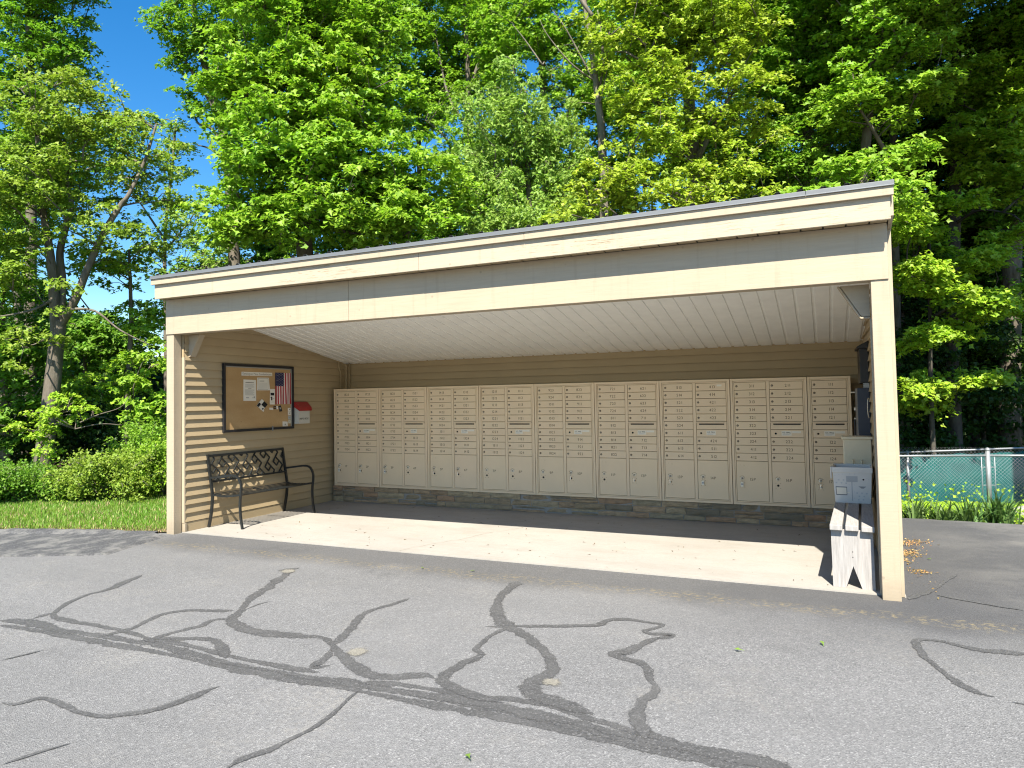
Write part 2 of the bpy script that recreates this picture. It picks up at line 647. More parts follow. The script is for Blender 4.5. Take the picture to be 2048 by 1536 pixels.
def leaf_mat(name, c, var=0.3, hue=0.014, trans=0.42, gloss=0.32):
    t = NT(name)
    g = t.n("ShaderNodeNewGeometry")
    r = g.outputs["Random Per Island"]
    cl = t.noise(0.55, 3)
    hsv = t.n("ShaderNodeHueSaturation")
    hsv.inputs["Color"].default_value = (*c, 1)
    t.l(t.math('ADD', t.ramps(r, 0, 1, 0.5 - hue, 0.5 + hue * 0.6), t.ramps(cl, 0.3, 0.7, -hue * 0.6, hue * 0.6)), hsv.inputs["Hue"])
    wn2 = t.n("ShaderNodeTexWhiteNoise", noise_dimensions='1D')
    t.l(r, wn2.inputs["W"])
    t.l(t.ramps(wn2.outputs[0], 0, 1, 1 - var, 1 + var), hsv.inputs["Value"])
    t.l(hsv.outputs[0], t.b.inputs["Base Color"])
    t.set(0.5, gloss)
    tr = t.n("ShaderNodeBsdfTranslucent")
    tc = t.mix(1.0, hsv.outputs[0], (1.0, 1.12, 0.6), 'MULTIPLY')
    t.l(tc, tr.inputs[0])
    mx = t.n("ShaderNodeMixShader")
    mx.inputs[0].default_value = trans
    t.l(t.b.outputs[0], mx.inputs[1])
    t.l(tr.outputs[0], mx.inputs[2])
    t.l(mx.outputs[0], t.out.inputs[0])
    return t.mat


LM = dict(
    maple=leaf_mat("maple_leaf", (0.1815, 0.3410, 0.0286)),
    bright=leaf_mat("spring_leaf", (0.2365, 0.4015, 0.0330)),
    olive=leaf_mat("olive_leaf", (0.2255, 0.3300, 0.0396)),
    yellow=leaf_mat("yellow_green_leaf", (0.3190, 0.4235, 0.0396)),
    pale=leaf_mat("pale_green_leaf", (0.2420, 0.3795, 0.0660)),
    deep=leaf_mat("deep_green_leaf", (0.1450, 0.2900, 0.0280)),
    dark=leaf_mat("shade_leaf", (0.0440, 0.0968, 0.0154)),  # woodland shade put into a darker leaf colour
    lime=leaf_mat("lime_leaf", (0.2915, 0.4510, 0.0330)),
)
m_grass = leaf_mat("grass_blade", (0.165, 0.30, 0.035), hue=0.02, trans=0.3)
m_dry = leaf_mat("dry_grass", (0.3496, 0.2635, 0.1360), hue=0.02, trans=0.2)
m_litter = leaf_mat("tan_litter", (0.36, 0.235, 0.085), hue=0.03, trans=0.2)

# ================================================================== GROUND
def poly_sheet(name, mat, poly, zf, kind='structure', res=None):
    mb = MB()
    mb.add([(x, y, zf(x, y)) for x, y in poly], [tuple(range(len(poly)))])
    return tag(mb.build(name, mat), kind=kind)


def jag(pts, amp, step, rng=random.Random(3)):
    """an outline with the small irregularities of a real edge"""
    out = []
    for (a, b) in zip(pts[:-1], pts[1:]):
        L = math.dist(a, b)
        n = max(1, int(L / step))
        for i in range(n):
            t = i / n
            j = 0 if i == 0 else rng.uniform(-amp, amp)
            nx, ny = -(b[1] - a[1]) / L, (b[0] - a[0]) / L
            out.append((a[0] + (b[0] - a[0]) * t + nx * j, a[1] + (b[1] - a[1]) * t + ny * j))
    out.append(pts[-1])
    return out


def smooth01(t):
    t = min(1, max(0, t))
    return t * t * (3 - 2 * t)


def ground_h(x, y):
    s = smooth01((x - 4.5) / 2.5)
    return -0.05 - s * 0.105 * min(max(y - 3.9, 0), 8.0)


gx = np.concatenate([np.linspace(-400, -30, 8), np.arange(-28, 30, 0.7), np.linspace(31, 400, 8)])
gy = np.concatenate([np.linspace(-400, -20, 8), np.arange(-18, 40, 0.7), np.linspace(41, 600, 8)])
rs = random.Random(8)
tv = [(x, y, ground_h(x, y) + (rs.uniform(-.03, .03) if y > 4.6 else 0)) for y in gy for x in gx]
nx_ = len(gx)
tf = [(j * nx_ + i, j * nx_ + i + 1, (j + 1) * nx_ + i + 1, (j + 1) * nx_ + i) for j in range(len(gy) - 1) for i in range(nx_ - 1)]
mb = MB()
mb.add(tv, tf, 0, True)
tag(mb.build("ground", m_soil), kind='structure')

LAWN_EDGE = [(-0.02, 0.06), (-0.9, -0.26), (-2.05, -0.70), (-4.0, -1.45), (-7, -2.7), (-12, -5.0), (-30, -14)]
edge = jag(LAWN_EDGE[::-1], 0.035, 0.16)
mb = MB()
L_ = [(-60, -40), (0, -40), (0, 0.5)] + edge[::-1] + [(-60, -26)]
mb.add([(x, y, -0.012) for x, y in L_], [tuple(range(len(L_)))])
R_edge = jag([(9, 4.02), (8.4, 4.1), (7.8, 4.14), (7.35, 4.2)], 0.03, 0.15)
M_ = [(0, -40), (9, -40)] + R_edge + [(0, 4.2)]
mb.add([(x, y, fz(x) - 0.012) for x, y in M_], [tuple(range(len(M_)))])
RR = [(9, -40), (60, -40), (60, 0.5)] + jag([(14, 3.4), (11, 3.85), (9, 4.02)], 0.03, 0.2)
mb.add([(x, y, fz(9) - 0.012) for x, y in RR], [tuple(range(len(RR)))])
tag(mb.build("asphalt_road", m_asphalt), kind='structure')

lw = [(0.0, 0.06)] + edge[::-1] + [(-30, 6), (-9, 2.2), (-3.5, 4.5), (0.0, 4.5)]
poly_sheet("lawn", m_lawn, lw, lambda x, y: 0.0)

# raised dark asphalt apron at the left of the slab
apron = [(0.14, -0.10), (0.28, -0.62), (0.42, -1.10), (0.2, -1.24), (-0.1, -1.38), (-0.62, -1.66), (-2.2, -2.5), (-4.6, -3.9), (-9, -6.6),
         (-12, -5.6), (-7, -2.95), (-4.0, -1.68), (-2.05, -0.80), (-0.9, -0.34), (-0.1, -0.03)]
mb = MB()
n = len(apron)
inner = [(x * 0.985 + 0.015 * -3.5, y * 0.985 + 0.015 * -2.6) for x, y in apron]
mb.add([(x, y, -0.012) for x, y in apron] + [(x, y, 0.008) for x, y in inner], [tuple(range(n, 2 * n))] + [(i, (i + 1) % n, n + (i + 1) % n, n + i) for i in range(n)])
tag(mb.build("asphalt_apron", m_apron), kind='structure')

# low rolled asphalt kerb along the grass
bl = jag([(-0.12, -0.02), (-0.9, -0.32), (-2.05, -0.78), (-4.0, -1.56), (-7, -2.84), (-12, -5.2)], 0.02, 0.12, random.Random(12))
mb = MB()
vs = []
for i, (x, y) in enumerate(bl):
    k = min(1, i / 8)
    for off, h in ((-0.20, -0.02), (-0.13, 0.022), (-0.05, 0.045), (0.04, 0.040), (0.10, 0.01), (0.12, -0.02)):
        vs.append((x - 0.36 * off, y + 0.93 * off, -0.006 + h * (0.35 + 0.65 * k) + random.uniform(-.005, .005)))
mb.add(vs, [(6 * i + j, 6 * i + j + 1, 6 * i + j + 7, 6 * i + j + 6) for i in range(len(bl) - 1) for j in range(5)], 0, True)
tag(mb.build("asphalt_kerb", m_apron), kind='structure')

mb = MB()
mb.add([(-0.0, 0.125, fz(0)), (7.40, 0.125, fz(7.4)), (7.40, 3.6, fz(7.4)), (0, 3.6, 0), (0, 0.125, -0.1), (7.40, 0.125, -0.1)],
       [(0, 1, 2, 3), (4, 5, 1, 0)])
slab = tag(mb.build("concrete_slab", m_conc), kind='structure')
# hairline crack across the slab, a thin flat strip coloured for its shadow and dirt
mb = MB()
ck = [(3.10, 0.14), (3.2, 0.4), (3.26, 0.62), (3.42, 0.95), (3.5, 1.3), (3.72, 1.75), (3.8, 2.2)]
ck2 = jag(ck, 0.02, 0.07)
for a, b in zip(ck2[:-1], ck2[1:]):
    mb.add([(a[0] - .0025, a[1], fz(a[0]) + .003), (a[0] + .0025, a[1], fz(a[0]) + .003), (b[0] + .0025, b[1], fz(b[0]) + .003), (b[0] - .0025, b[1], fz(b[0]) + .003)], [(0, 1, 2, 3)])
tag(mb.build("slab_crack", plain("crack_shadow_dirt", (0.26, 0.23, 0.18), 0.9)), kind='structure')

CRACKS = [(0.1,[(1.692,-2.971),(1.941,-2.914),(2.3,-2.939),(2.668,-2.914),(2.938,-2.903),(3.18,-2.879),(3.476,-2.916),(3.784,-2.944),(4.054,-2.952),(4.294,-2.942),(4.513,-2.921),(4.692,-2.901),(4.872,-2.892),(5.075,-2.884),(5.288,-2.888),(5.485,-2.881),(5.548,-2.883),(5.744,-2.901),(5.925,-2.913),(6.097,-2.93),(6.257,-2.928),(6.408,-2.921),(6.555,-2.923),(6.714,-2.938),(6.855,-2.956)]),
(0.075,[(3.024,-2.822),(3.326,-2.814),(3.65,-2.847),(3.972,-2.859),(4.261,-2.858),(4.387,-2.843)]),
(0.075,[(4.672,-2.872),(4.885,-2.813),(5.17,-2.792),(5.335,-2.786),(5.492,-2.748),(5.687,-2.738),(5.898,-2.783),(6.05,-2.828),(6.187,-2.846),(6.341,-2.878)]),
(0.085,[(1.801,-3.037),(2.35,-3.009),(2.916,-2.996),(3.343,-2.985),(3.799,-2.998),(4.233,-2.993),(4.615,-2.973),(4.979,-2.969),(5.364,-2.962),(5.668,-2.959),(5.954,-2.975),(6.216,-2.986),(6.456,-2.978),(6.681,-2.988)]),
(0.11,[(4.731,-2.912),(4.933,-2.893),(5.207,-2.865),(5.473,-2.855),(5.728,-2.855),(5.973,-2.88),(6.199,-2.904),(6.405,-2.898),(6.601,-2.911),(6.785,-2.931)]),
(0.1,[(2.587,-0.878),(2.677,-1.089),(2.817,-1.444),(2.918,-1.705),(2.998,-1.904),(3.135,-2.13),(3.194,-2.276),(3.333,-2.365),(3.489,-2.414),(3.663,-2.418),(3.883,-2.387),(4.014,-2.351),(4.137,-2.402),(4.248,-2.503),(4.389,-2.609),(4.548,-2.712),(4.662,-2.759),(4.806,-2.734),(4.943,-2.648),(5.013,-2.663)]),
(0.11,[(2.512,-0.994),(2.625,-0.819)]),
(0.07,[(3.194,-2.276),(3.104,-2.341),(3.113,-2.486),(3.073,-2.621),(3.048,-2.723),(3.044,-2.877)]),
(0.08,[(3.074,-2.116),(2.904,-2.189),(2.734,-2.263),(2.659,-2.378),(2.679,-2.527),(2.727,-2.691),(2.711,-2.815),(2.674,-2.955)]),
(0.03,[(3.156,-1.806),(3.115,-1.898),(3.124,-2.066)]),
(0.075,[(4.074,-1.32),(4.028,-1.533),(3.979,-1.723),(4.007,-1.921),(4.101,-2.145),(4.149,-2.323),(4.183,-2.433)]),
(0.09,[(4.215,-2.518),(4.28,-2.63),(4.301,-2.798),(4.381,-2.719)]),
(0.08,[(3.024,-2.822),(3.136,-2.761),(3.316,-2.682),(3.442,-2.679),(3.598,-2.773),(3.747,-2.897)]),
(0.075,[(1.486,-1.587),(1.576,-1.842),(1.658,-2.076),(1.646,-2.249),(1.721,-2.454),(1.851,-2.647),(1.956,-2.738),(2.116,-2.773),(2.389,-2.779),(2.629,-2.77),(2.88,-2.798),(3.119,-2.865)]),
(0.08,[(1.875,-2.853),(1.863,-2.752),(1.888,-2.672)]),
(0.11,[(4.627,-0.517),(4.644,-0.721),(4.678,-0.952),(4.742,-1.224),(4.845,-1.452),(4.979,-1.618),(5.136,-1.745),(5.292,-1.889),(5.408,-2.033),(5.502,-2.171),(5.548,-2.278),(5.533,-2.381),(5.512,-2.513),(5.524,-2.581),(5.585,-2.638),(5.695,-2.689),(5.806,-2.721),(5.912,-2.747)]),
(0.06,[(4.878,-1.733),(4.974,-1.691),(5.021,-1.717),(4.996,-1.862),(5.003,-2.068),(5.014,-2.161),(5.083,-2.225),(5.068,-2.41)]),
(0.08,[(5.11,-2.194),(5.06,-2.326),(5.039,-2.507),(5.052,-2.622),(5.09,-2.683),(5.202,-2.742),(5.335,-2.786),(5.45,-2.801)]),
(0.065,[(4.996,-1.658),(5.15,-1.602),(5.326,-1.513),(5.531,-1.411),(5.589,-1.254),(5.71,-1.201),(5.845,-1.214),(5.928,-1.225),(5.899,-1.319),(5.852,-1.396),(5.893,-1.444),(6.024,-1.407),(5.993,-1.485),(5.914,-1.541)]),
(0.085,[(5.965,-1.497),(5.921,-1.579),(5.896,-1.67),(5.853,-1.806),(5.792,-1.889),(5.829,-1.945),(5.936,-1.977),(6.008,-2.054),(6.05,-2.194),(6.102,-2.296),(6.106,-2.4),(6.081,-2.512),(6.097,-2.661),(6.137,-2.788),(6.178,-2.903)]),
(0.075,[(7.902,-0.954),(7.713,-0.984),(7.598,-0.961),(7.485,-0.895),(7.382,-0.91),(7.354,-1.022),(7.365,-1.203),(7.405,-1.375),(7.453,-1.535),(7.5,-1.661),(7.551,-1.727),(7.607,-1.748)]),
(0.08,[(7.669,-1.785),(7.733,-1.8)]),
(0.055,[(3.148,-3.854),(3.25,-3.841),(3.272,-3.777),(3.307,-3.734),(3.449,-3.736),(3.636,-3.761),(3.768,-3.751),(3.865,-3.688),(3.93,-3.626),(3.973,-3.543),(3.992,-3.434),(4.002,-3.31),(4.025,-3.226)]),
(0.04,[(4.73,-2.957),(4.739,-3.059),(4.764,-3.18),(4.783,-3.326),(4.785,-3.44),(4.766,-3.558),(4.749,-3.668),(4.717,-3.756),(4.699,-3.826),(4.704,-3.887)]),
(0.03,[(3.907,-3.983),(3.872,-4.076),(3.838,-4.166),(3.814,-4.258)]),
(0.025,[(2.531,-3.48),(2.567,-3.351),(2.593,-3.242)]),
(0.05,[(7.402,0.066),(7.616,0.493),(7.739,0.849),(7.835,1.07)]),
(0.05,[(7.594,0.296),(7.817,0.173),(8.071,0.055)])]
mb = MB()
FILM = []
for ci, (w, pts) in enumerate(CRACKS):
    rr = random.Random(ci)
    P = [np.array(p) for p in pts]
    dense = []
    for i in range(len(P) - 1):
        p0, p1, p2, p3 = P[max(i - 1, 0)], P[i], P[i + 1], P[min(i + 2, len(P) - 1)]
        nn = max(2, int(np.linalg.norm(p2 - p1) / 0.022))
        for k in range(nn):
            t = k / nn
            dense.append(0.5 * ((2 * p1) + (-p0 + p2) * t + (2 * p0 - 5 * p1 + 4 * p2 - p3) * t * t + (-p0 + 3 * p1 - 3 * p2 + p3) * t ** 3))
    dense.append(P[-1])
    m_ = len(dense)
    vs, wl, wr = [], 0.0, 0.0
    for i, p in enumerate(dense):
        tdir = dense[min(i + 1, m_ - 1)] - dense[max(i - 1, 0)]
        tdir = tdir / (np.linalg.norm(tdir) + 1e-9)
        nv = np.array([-tdir[1], tdir[0]])
        wl = wl * 0.75 + rr.uniform(-1, 1) * 0.30
        wr = wr * 0.75 + rr.uniform(-1, 1) * 0.30
        s = w * 0.47 * min(1, (i + 0.6) / 4, (m_ - i - 0.4) / 4) * (1 + 0.25 * math.sin(i * 0.11 + ci))
        for q in (p + nv * s * (1.25 + wl), p, p - nv * s * (1.25 + wr)):
            vs.append((q[0], q[1], fz(q[0]) - 0.012 + 0.0012 + ci * 0.00012))
    mb.add(vs, [(3 * i + k, 3 * i + 1 + k, 3 * i + 4 + k, 3 * i + 3 + k) for i in range(m_ - 1) for k in (0, 1)])
    FILM += [f for i in range(m_) for f in (0.0, min(1.0, 0.35 + 0.65 * min(1, (i + 0.5) / 5, (m_ - i - 0.5) / 5)), 0.0)]
cs = tag(mb.build("road_crack_seal", m_seal), kind='structure')
cs.data.attributes.new("film", 'FLOAT', 'POINT').data.foreach_set("value", FILM)
mb = MB()
FILM = []
for (x, y, r) in ((4.393, -2.486, .085), (5.602, -2.457, .065), (2.62, -0.98, .09)):
    k = 20
    z = fz(x) - 0.012 + 0.005
    mb.add([(x, y, z)] + [(x + r * 1.25 * (1 + random.uniform(-.15, .15)) * math.cos(2 * math.pi * i / k), y + r * 1.3 * (1 + random.uniform(-.15, .15)) * math.sin(2 * math.pi * i / k), z) for i in range(k)], [(0, 1 + i, 1 + (i + 1) % k) for i in range(k)])
    FILM += [0.85] + [0.0] * k
cs = tag(mb.build("road_patch", m_patch), kind='structure')
cs.data.attributes.new("film", 'FLOAT', 'POINT').data.foreach_set("value", FILM)

# ================================================================== SHELTER
W = 7.363
XR = 7.33          # inner face of the right wall
XL = 0.144
YB = 3.443


def zc(y):
    return 2.708 - 0.1745 * y


sh = thing("mail_shelter", "cream open-fronted mail shelter with a sloping roof and tan vinyl walls", "shelter", (3.68, 1.8, 0))
for x0, x1 in ((0.0, 0.118), (W - 0.118, W)):
    mb = MB()
    mb.box(x0, x1, 0.0, 0.118, -0.03 + fz(x0), 2.332)
    mb.build("post", m_post, sh, 0.004)
mb = MB()
mb.box(0.0, 2.619, -0.012, 0.12, 2.3303, 2.742)
mb.box(2.6215, W - 0.004, -0.012, 0.12, 2.3303, 2.742)
mb.build("beam", m_paint, sh, 0.004)
mb = MB()
mb.box(0.001, 3.54, -0.175, -0.145, 2.733, 2.955)
mb.box(3.542, 7.375, -0.1752, -0.145, 2.7315, 2.955)
mb.build("fascia_board", m_fascia, sh, 0.003)
mb = MB()
mb.box(-0.028, 4.62, -0.207, -0.176, 2.8962, 2.9635)
mb.box(4.622, 7.395, -0.2075, -0.176, 2.896, 2.9635)
mb.build("upper_fascia_board", m_paint, sh, 0.003)
mb = MB()
mb.box(-0.032, 6.84, -0.215, -0.150, 2.9655, 2.999)
mb.box(6.842, 7.40, -0.216, -0.150, 2.966, 3.0)
mb.box(-0.032, 7.40, -0.222, -0.215, 2.960, 2.968)
mb.build("drip_edge", m_drip, sh, 0.002)
# rakes along both gable ends
for x0, x1 in ((-0.028, 0.0), (W + 0.004, 7.395)):
    mb = MB()
    mb.prism([(-0.145, 2.76), (3.75, 2.76 - 0.1745 * 3.9), (3.75, 2.96 - 0.1745 * 3.9), (-0.145, 2.96)], lambda p, q, t: (t, p, q), x0, x1)
    mb.build("rake_board", m_paint, sh, 0.003)
# ribbed metal roof
prof = []
x = -0.032
while x < 7.38:
    prof += [(x, 0), (x + 0.10, 0), (x + 0.112, 0.018), (x + 0.14, 0.018), (x + 0.152, 0)]
    x += 0.1525
mb = MB()
k = len(prof)
va = [(min(px, 7.4), -0.215, 2.999 + pz) for px, pz in prof]
vb = [(min(px, 7.4), 3.80, 2.999 - 0.1745 * 4.015 + pz) for px, pz in prof]
mb.add(va + vb, [(i, i + 1, k + i + 1, k + i) for i in range(k - 1)])
mb.add([(-0.03, -0.15, 2.962), (7.398, -0.15, 2.962), (7.398, 3.79, 2.962 - 0.1745 * 3.94), (-0.03, 3.79, 2.962 - 0.1745 * 3.94)], [(0, 1, 2, 3)])
mb.build("metal_roof", m_drip, sh)
# vented soffit under the front eave
mb = MB()
x = 0.03
while x < 7.33:
    mb.box(x, min(x + 0.138, 7.36), -0.1445, -0.014, 2.744, 2.752)
    x += 0.1505
mb.box(0.03, 7.36, -0.1445, -0.014, 2.757, 2.762, 1)
mb.build("soffit", [m_siding, m_dark], sh)
# ribbed white ceiling
prof = []
x = XL - 0.03
while x < XR + 0.02:
    prof += [(x, 0.0), (x + 0.119, 0.0), (x + 0.1235, 0.011), (x + 0.147, 0.011), (x + 0.1515, 0.0)]
    x += 0.1535
mb = MB()
k = len(prof)
y0, y1 = 0.10, YB + 0.02
prof = [(min(px_, XR + 0.012), pz) for px_, pz in prof]
mb.add([(px, y0, zc(y0) + pz) for px, pz in prof] + [(px, y1, zc(y1) + pz) for px, pz in prof], [(i, i + 1, k + i + 1, k + i) for i in range(k - 1)])
mb.build("ceiling", m_steel, sh)


# walls: dutch-lap vinyl courses
def siding(mb, z0, z1, fn, a0, a1, pitch=0.1007, t=0.022, clip=None):
    z = z0
    while z < z1:
        b1 = a1 if clip is None else min(a1, clip(z + pitch * 0.55))
        prof = [(t * 0.1, 0.0), (t * 0.97, 0.001), (t, 0.003), (t * 0.86, 0.018), (t * 0.63, 0.042), (t * 0.37, 0.07), (t * 0.12, pitch)]
        vs = []
        for off, h in prof:
            vs += [fn(a0, z + h, off), fn(b1, z + h, off)]
        mb.add(vs, [(2 * i, 2 * i + 1, 2 * i + 3, 2 * i + 2) for i in range(len(prof) - 1)])
        z += pitch


clipy = lambda z: (2.708 + 0.16 - z) / 0.1745
mb = MB()
siding(mb, 0.112, 2.9, lambda a, z, o: (XL + o, a, z), 0.13, YB, clip=clipy)
mb.prism([(0.13, 0.0), (3.56, 0.0), (3.56, zc(3.56) + 0.2), (0.13, zc(0.13) + 0.2)], lambda p, q, t: (t, p, q), 0.02, XL - 0.004)
mb.build("side_wall", m_siding, sh)
mb = MB()
siding(mb, 0.112, 2.9, lambda a, z, o: (XR - o, a, z), 0.13, YB, clip=clipy)
mb.prism([(0.13, 0.0), (3.56, 0.0), (3.56, zc(3.56) + 0.2), (0.13, zc(0.13) + 0.2)], lambda p, q, t: (t, p, q), XR + 0.004, W - 0.004)
mb.build("side_wall", m_siding, sh)
mb = MB()
siding(mb, 0.112, 2.18, lambda a, z, o: (a, YB - o, z), XL, XR)
mb.box(0.025, W - 0.01, YB + 0.004, 3.555, 0.0, 2.28)
mb.build("back_wall", m_siding, sh)
# J-trim, skirt boards, corner boards
mb = MB()
mb.box(0.119, 0.162, 0.119, 0.14, 0.10, 2.06)
mb.box(0.121, 0.170, 0.123, 0.15, 0.0, 0.105)
mb.build("corner_trim", m_paint_v, sh, 0.002)
mb = MB()
mb.box(W - 0.10, W + 0.030, 0.121, 0.150, fz(7.4) - 0.01, 2.74)
mb.build("corner_board", m_paint_v, sh, 0.003)
mb = MB()
mb.box(W - 0.126, W - 0.102, 0.1185, 0.145, fz(7.4) - 0.01, 2.06)
mb.build("corner_trim", m_paint_v, sh, 0.002)
for x0, x1 in ((XL - 0.002, XL + 0.017), (XR - 0.017, XR + 0.002)):
    mb = MB()
    mb.box(x0, x1, 0.151, YB, fz(x0), 0.108 + fz(x0))
    mb.build("skirt_board", m_siding, sh, 0.003)
mb = MB()
mb.box(XL, XL + 0.05, YB - 0.05, YB - 0.013, 0.2, zc(YB) - 0.002)
mb.build("corner_trim", m_siding, sh, 0.004)
# knee braces
for s in (0, 1):
    fx = (lambda x: x) if s == 0 else (lambda x: W - x)
    mb = MB()
    mb.prism([(0.119, 2.3290), (0.315, 2.3290), (0.185, 2.10), (0.172, 2.085), (0.119, 2.085)], lambda p, q, t: (fx(p), t, q), 0.195, 0.275)
    mb.prism([(0.319, 2.3285), (0.333, 2.3285), (0.197, 2.092), (0.182, 2.070), (0.119, 2.070), (0.119, 2.081), (0.174, 2.081), (0.187, 2.096)], lambda p, q, t: (fx(p), t, q), 0.190, 0.282)
    mb.build("knee_brace", m_paint, sh, 0.002)

# stone ledge under the cabinets
mb = MB()
r2 = random.Random(21)
rows = [(0.0, 0.083), (0.083, 0.165), (0.165, 0.2425)]
for ri, (za, zb) in enumerate(rows):
    x = 0.20
    while x < 7.28:
        w_ = r2.uniform(0.13, 0.46)
        xe = min(x + w_, 7.30)
        split = r2.random() < 0.22 and xe - x > 0.16
        parts = [(za, (za + zb) / 2), ((za + zb) / 2, zb)] if split else [(za, zb)]
        for a, b in parts:
            g = 0.0045
            yf = 2.996 - r2.uniform(-0.008, 0.016)
            j = lambda: r2.uniform(-.004, .004)
            f0, f1 = fz(x) * (1 - a / .2425), fz(xe) * (1 - a / .2425)
            X0, X1, Z0, Z1 = x + g, xe - g, a + g * .8, b - g * .8
            nn = 3
            # irregular, slightly pillowed front
            vs, fs = [], []
            for iz in range(nn + 1):
                for ix in range(nn + 1):
                    edge_ = ix in (0, nn) or iz in (0, nn)
                    yy = yf + (0.012 if edge_ else 0) + r2.uniform(-.004, .004)
                    vs.append((X0 + (X1 - X0) * ix / nn + j(), yy, Z0 + (Z1 - Z0) * iz / nn + j() * .8 + f0 * (ri == 0 and iz == 0)))
            for iz in range(nn):
                for ix in range(nn):
                    q = iz * (nn + 1) + ix
                    fs.append((q, q + 1, q + nn + 2, q + nn + 1))
            ring = [i for i in range(nn + 1)] + [(i + 1) * (nn + 1) + nn for i in range(nn)] + [nn * (nn + 1) + nn - 1 - i for i in range(nn)] + [(nn - 1 - i) * (nn + 1) for i in range(nn - 1)]
            o = len(vs)
            for i in ring:
                p = vs[i]
                vs.append((p[0], 3.05, p[2]))
            m_ = len(ring)
            fs += [(ring[i], ring[(i + 1) % m_], o + (i + 1) % m_, o + i) for i in range(m_)]
            mb.add(vs, fs, 0, False)
        x = xe
mb.box(0.195, 7.31, 3.012, 3.42, -0.01, 0.2425, 1)
mb.build("stone_base", [m_stone, m_mortar], sh)

# ================================================================== LETTERING
_gl = {}


def glyph(ch):
    if ch not in _gl:
        cu = bpy.data.curves.new("letter", 'FONT')
        cu.body = ch
        cu.size = 1.0
        cu.resolution_u = 3
        ob = bpy.data.objects.new("letter", cu)
        me = ob.to_mesh()
        v = [(p.co.x, p.co.y) for p in me.vertices]
        f = [tuple(p.vertices) for p in me.polygons]
        ob.to_mesh_clear()
        bpy.data.objects.remove(ob)
        bpy.data.curves.remove(cu)
        wd = max([p[0] for p in v]) if v else 0.28
        _gl[ch] = (v, f, wd + 0.09 if v else 0.33)
    return _gl[ch]


def text(mb, s, fn, size, mi=0, width=None, thick=0.0):
    """centred lettering; fn(a, b) maps text plane to 3D"""
    adv = sum(glyph(c)[2] for c in s) - 0.09
    k = size if width is None else width / adv
    x = -adv / 2
    for c in s:
        v, f, a = glyph(c)
        if v:
            mb.add([fn((px + x) * k, (py - 0.35) * size) for px, py in v], f, mi)
            if thick:
                mb.add([fn((px + x + thick) * k, (py - 0.35) * size) for px, py in v], f, mi)
        x += a


# ================================================================== MAILBOX CABINETS
Y0 = 2.973
ZB, ZT = 0.2432, 1.7032
PIT = 0.8129
X0 = 0.2415


def seq(start, n):
    out = []
    b, e = divmod(start, 100)
    while len(out) < n:
        out.append(f"{b}{e}")
        e += 1
        if e % 10 == 5:
            e = 21 if e // 10 == 1 else 11
            if e == 11:
                b += 1
    return out


LEFT0 = [1823, 1621, 1413, 1211, 923, 721, 513, 311]
RIGHT0 = [1723, 1521, 1313, 1111, 823, 621, 413, 211, 111]
lock_mesh = None
key_mesh = None
tag_mesh = None


def door_box(mb, x0, x1, z0, z1, y, t=0.012, c=0.003, mi=0):
    a = [(x0, y + c, z0), (x1, y + c, z0), (x1, y + c, z1), (x0, y + c, z1)]
    b = [(x0 + c, y, z0 + c), (x1 - c, y, z0 + c), (x1 - c, y, z1 - c), (x0 + c, y, z1 - c)]
    d = [(x0, y + t, z0), (x1, y + t, z0), (x1, y + t, z1), (x0, y + t, z1)]
    fs = [(4, 5, 6, 7)] + [(i, (i + 1) % 4, 4 + (i + 1) % 4, 4 + i) for i in range(4)] + [(8 + i, 8 + (i + 1) % 4, (i + 1) % 4, i) for i in range(4)]
    mb.add(a + b + d, fs, mi)


def shared(name, me, parent, loc):
    ob = bpy.data.objects.new(name, me)
    COL.objects.link(ob)
    ob.parent = parent
    ob.location = [loc[i] - parent['_o'][i] for i in range(3)]
    return ob


def make_lock():
    mb = MB()
    mb.lathe([(0.0125, 0.0), (0.0125, -0.003), (0.0105, -0.0045), (0.0085, -0.0035), (0.008, -0.003)], (0, 0, 0), 14, 'y', 0)
    mb.lathe([(0.0078, -0.002), (0.0072, -0.005), (0.001, -0.0055)], (0, 0, 0), 12, 'y', 1)
    mb.box(-0.0012, 0.0012, -0.0062, -0.0056, -0.005, 0.005, 2)
    return mb.mesh("lock", [plain("lock_ring", (0.13, 0.10, 0.07), 0.5), m_lock, m_hole])


def make_parcel_lock():
    mb = MB()
    mb.lathe([(0.018, 0.0), (0.018, -0.0015), (0.015, -0.003), (0.012, -0.003)], (0, 0, 0), 16, 'y', 0)
    mb.lathe([(0.011, -0.002), (0.0105, -0.007), (0.002, -0.0075)], (0, 0, 0), 12, 'y', 1)
    for i in range(5):
        a = math.radians(150 - i * 30)
        cx, cz = 0.027 * math.cos(a), 0.027 * math.sin(a)
        mb.box(cx - .0035, cx + .0035, -0.0012, -0.0002, cz - .0028, cz + .0028, 2)
    return mb.mesh("parcel_lock", [m_label, m_lock, m_ink])


def make_keyhole():
    mb = MB()
    mb.lathe([(0.0125, -0.0003), (0.0125, -0.0015), (0.001, -0.0017)], (0.002, 0, -0.072), 14, 'y', 1)
    for dx in (-0.022, 0.026):
        mb.box(dx - .004, dx + .004, -0.0012, -0.0002, -0.104, -0.101, 0)
        mb.box(dx - .004, dx + .004, -0.0012, -0.0002, -0.046, -0.043, 0)
    return mb.mesh("keyhole", [m_ink, m_hole])


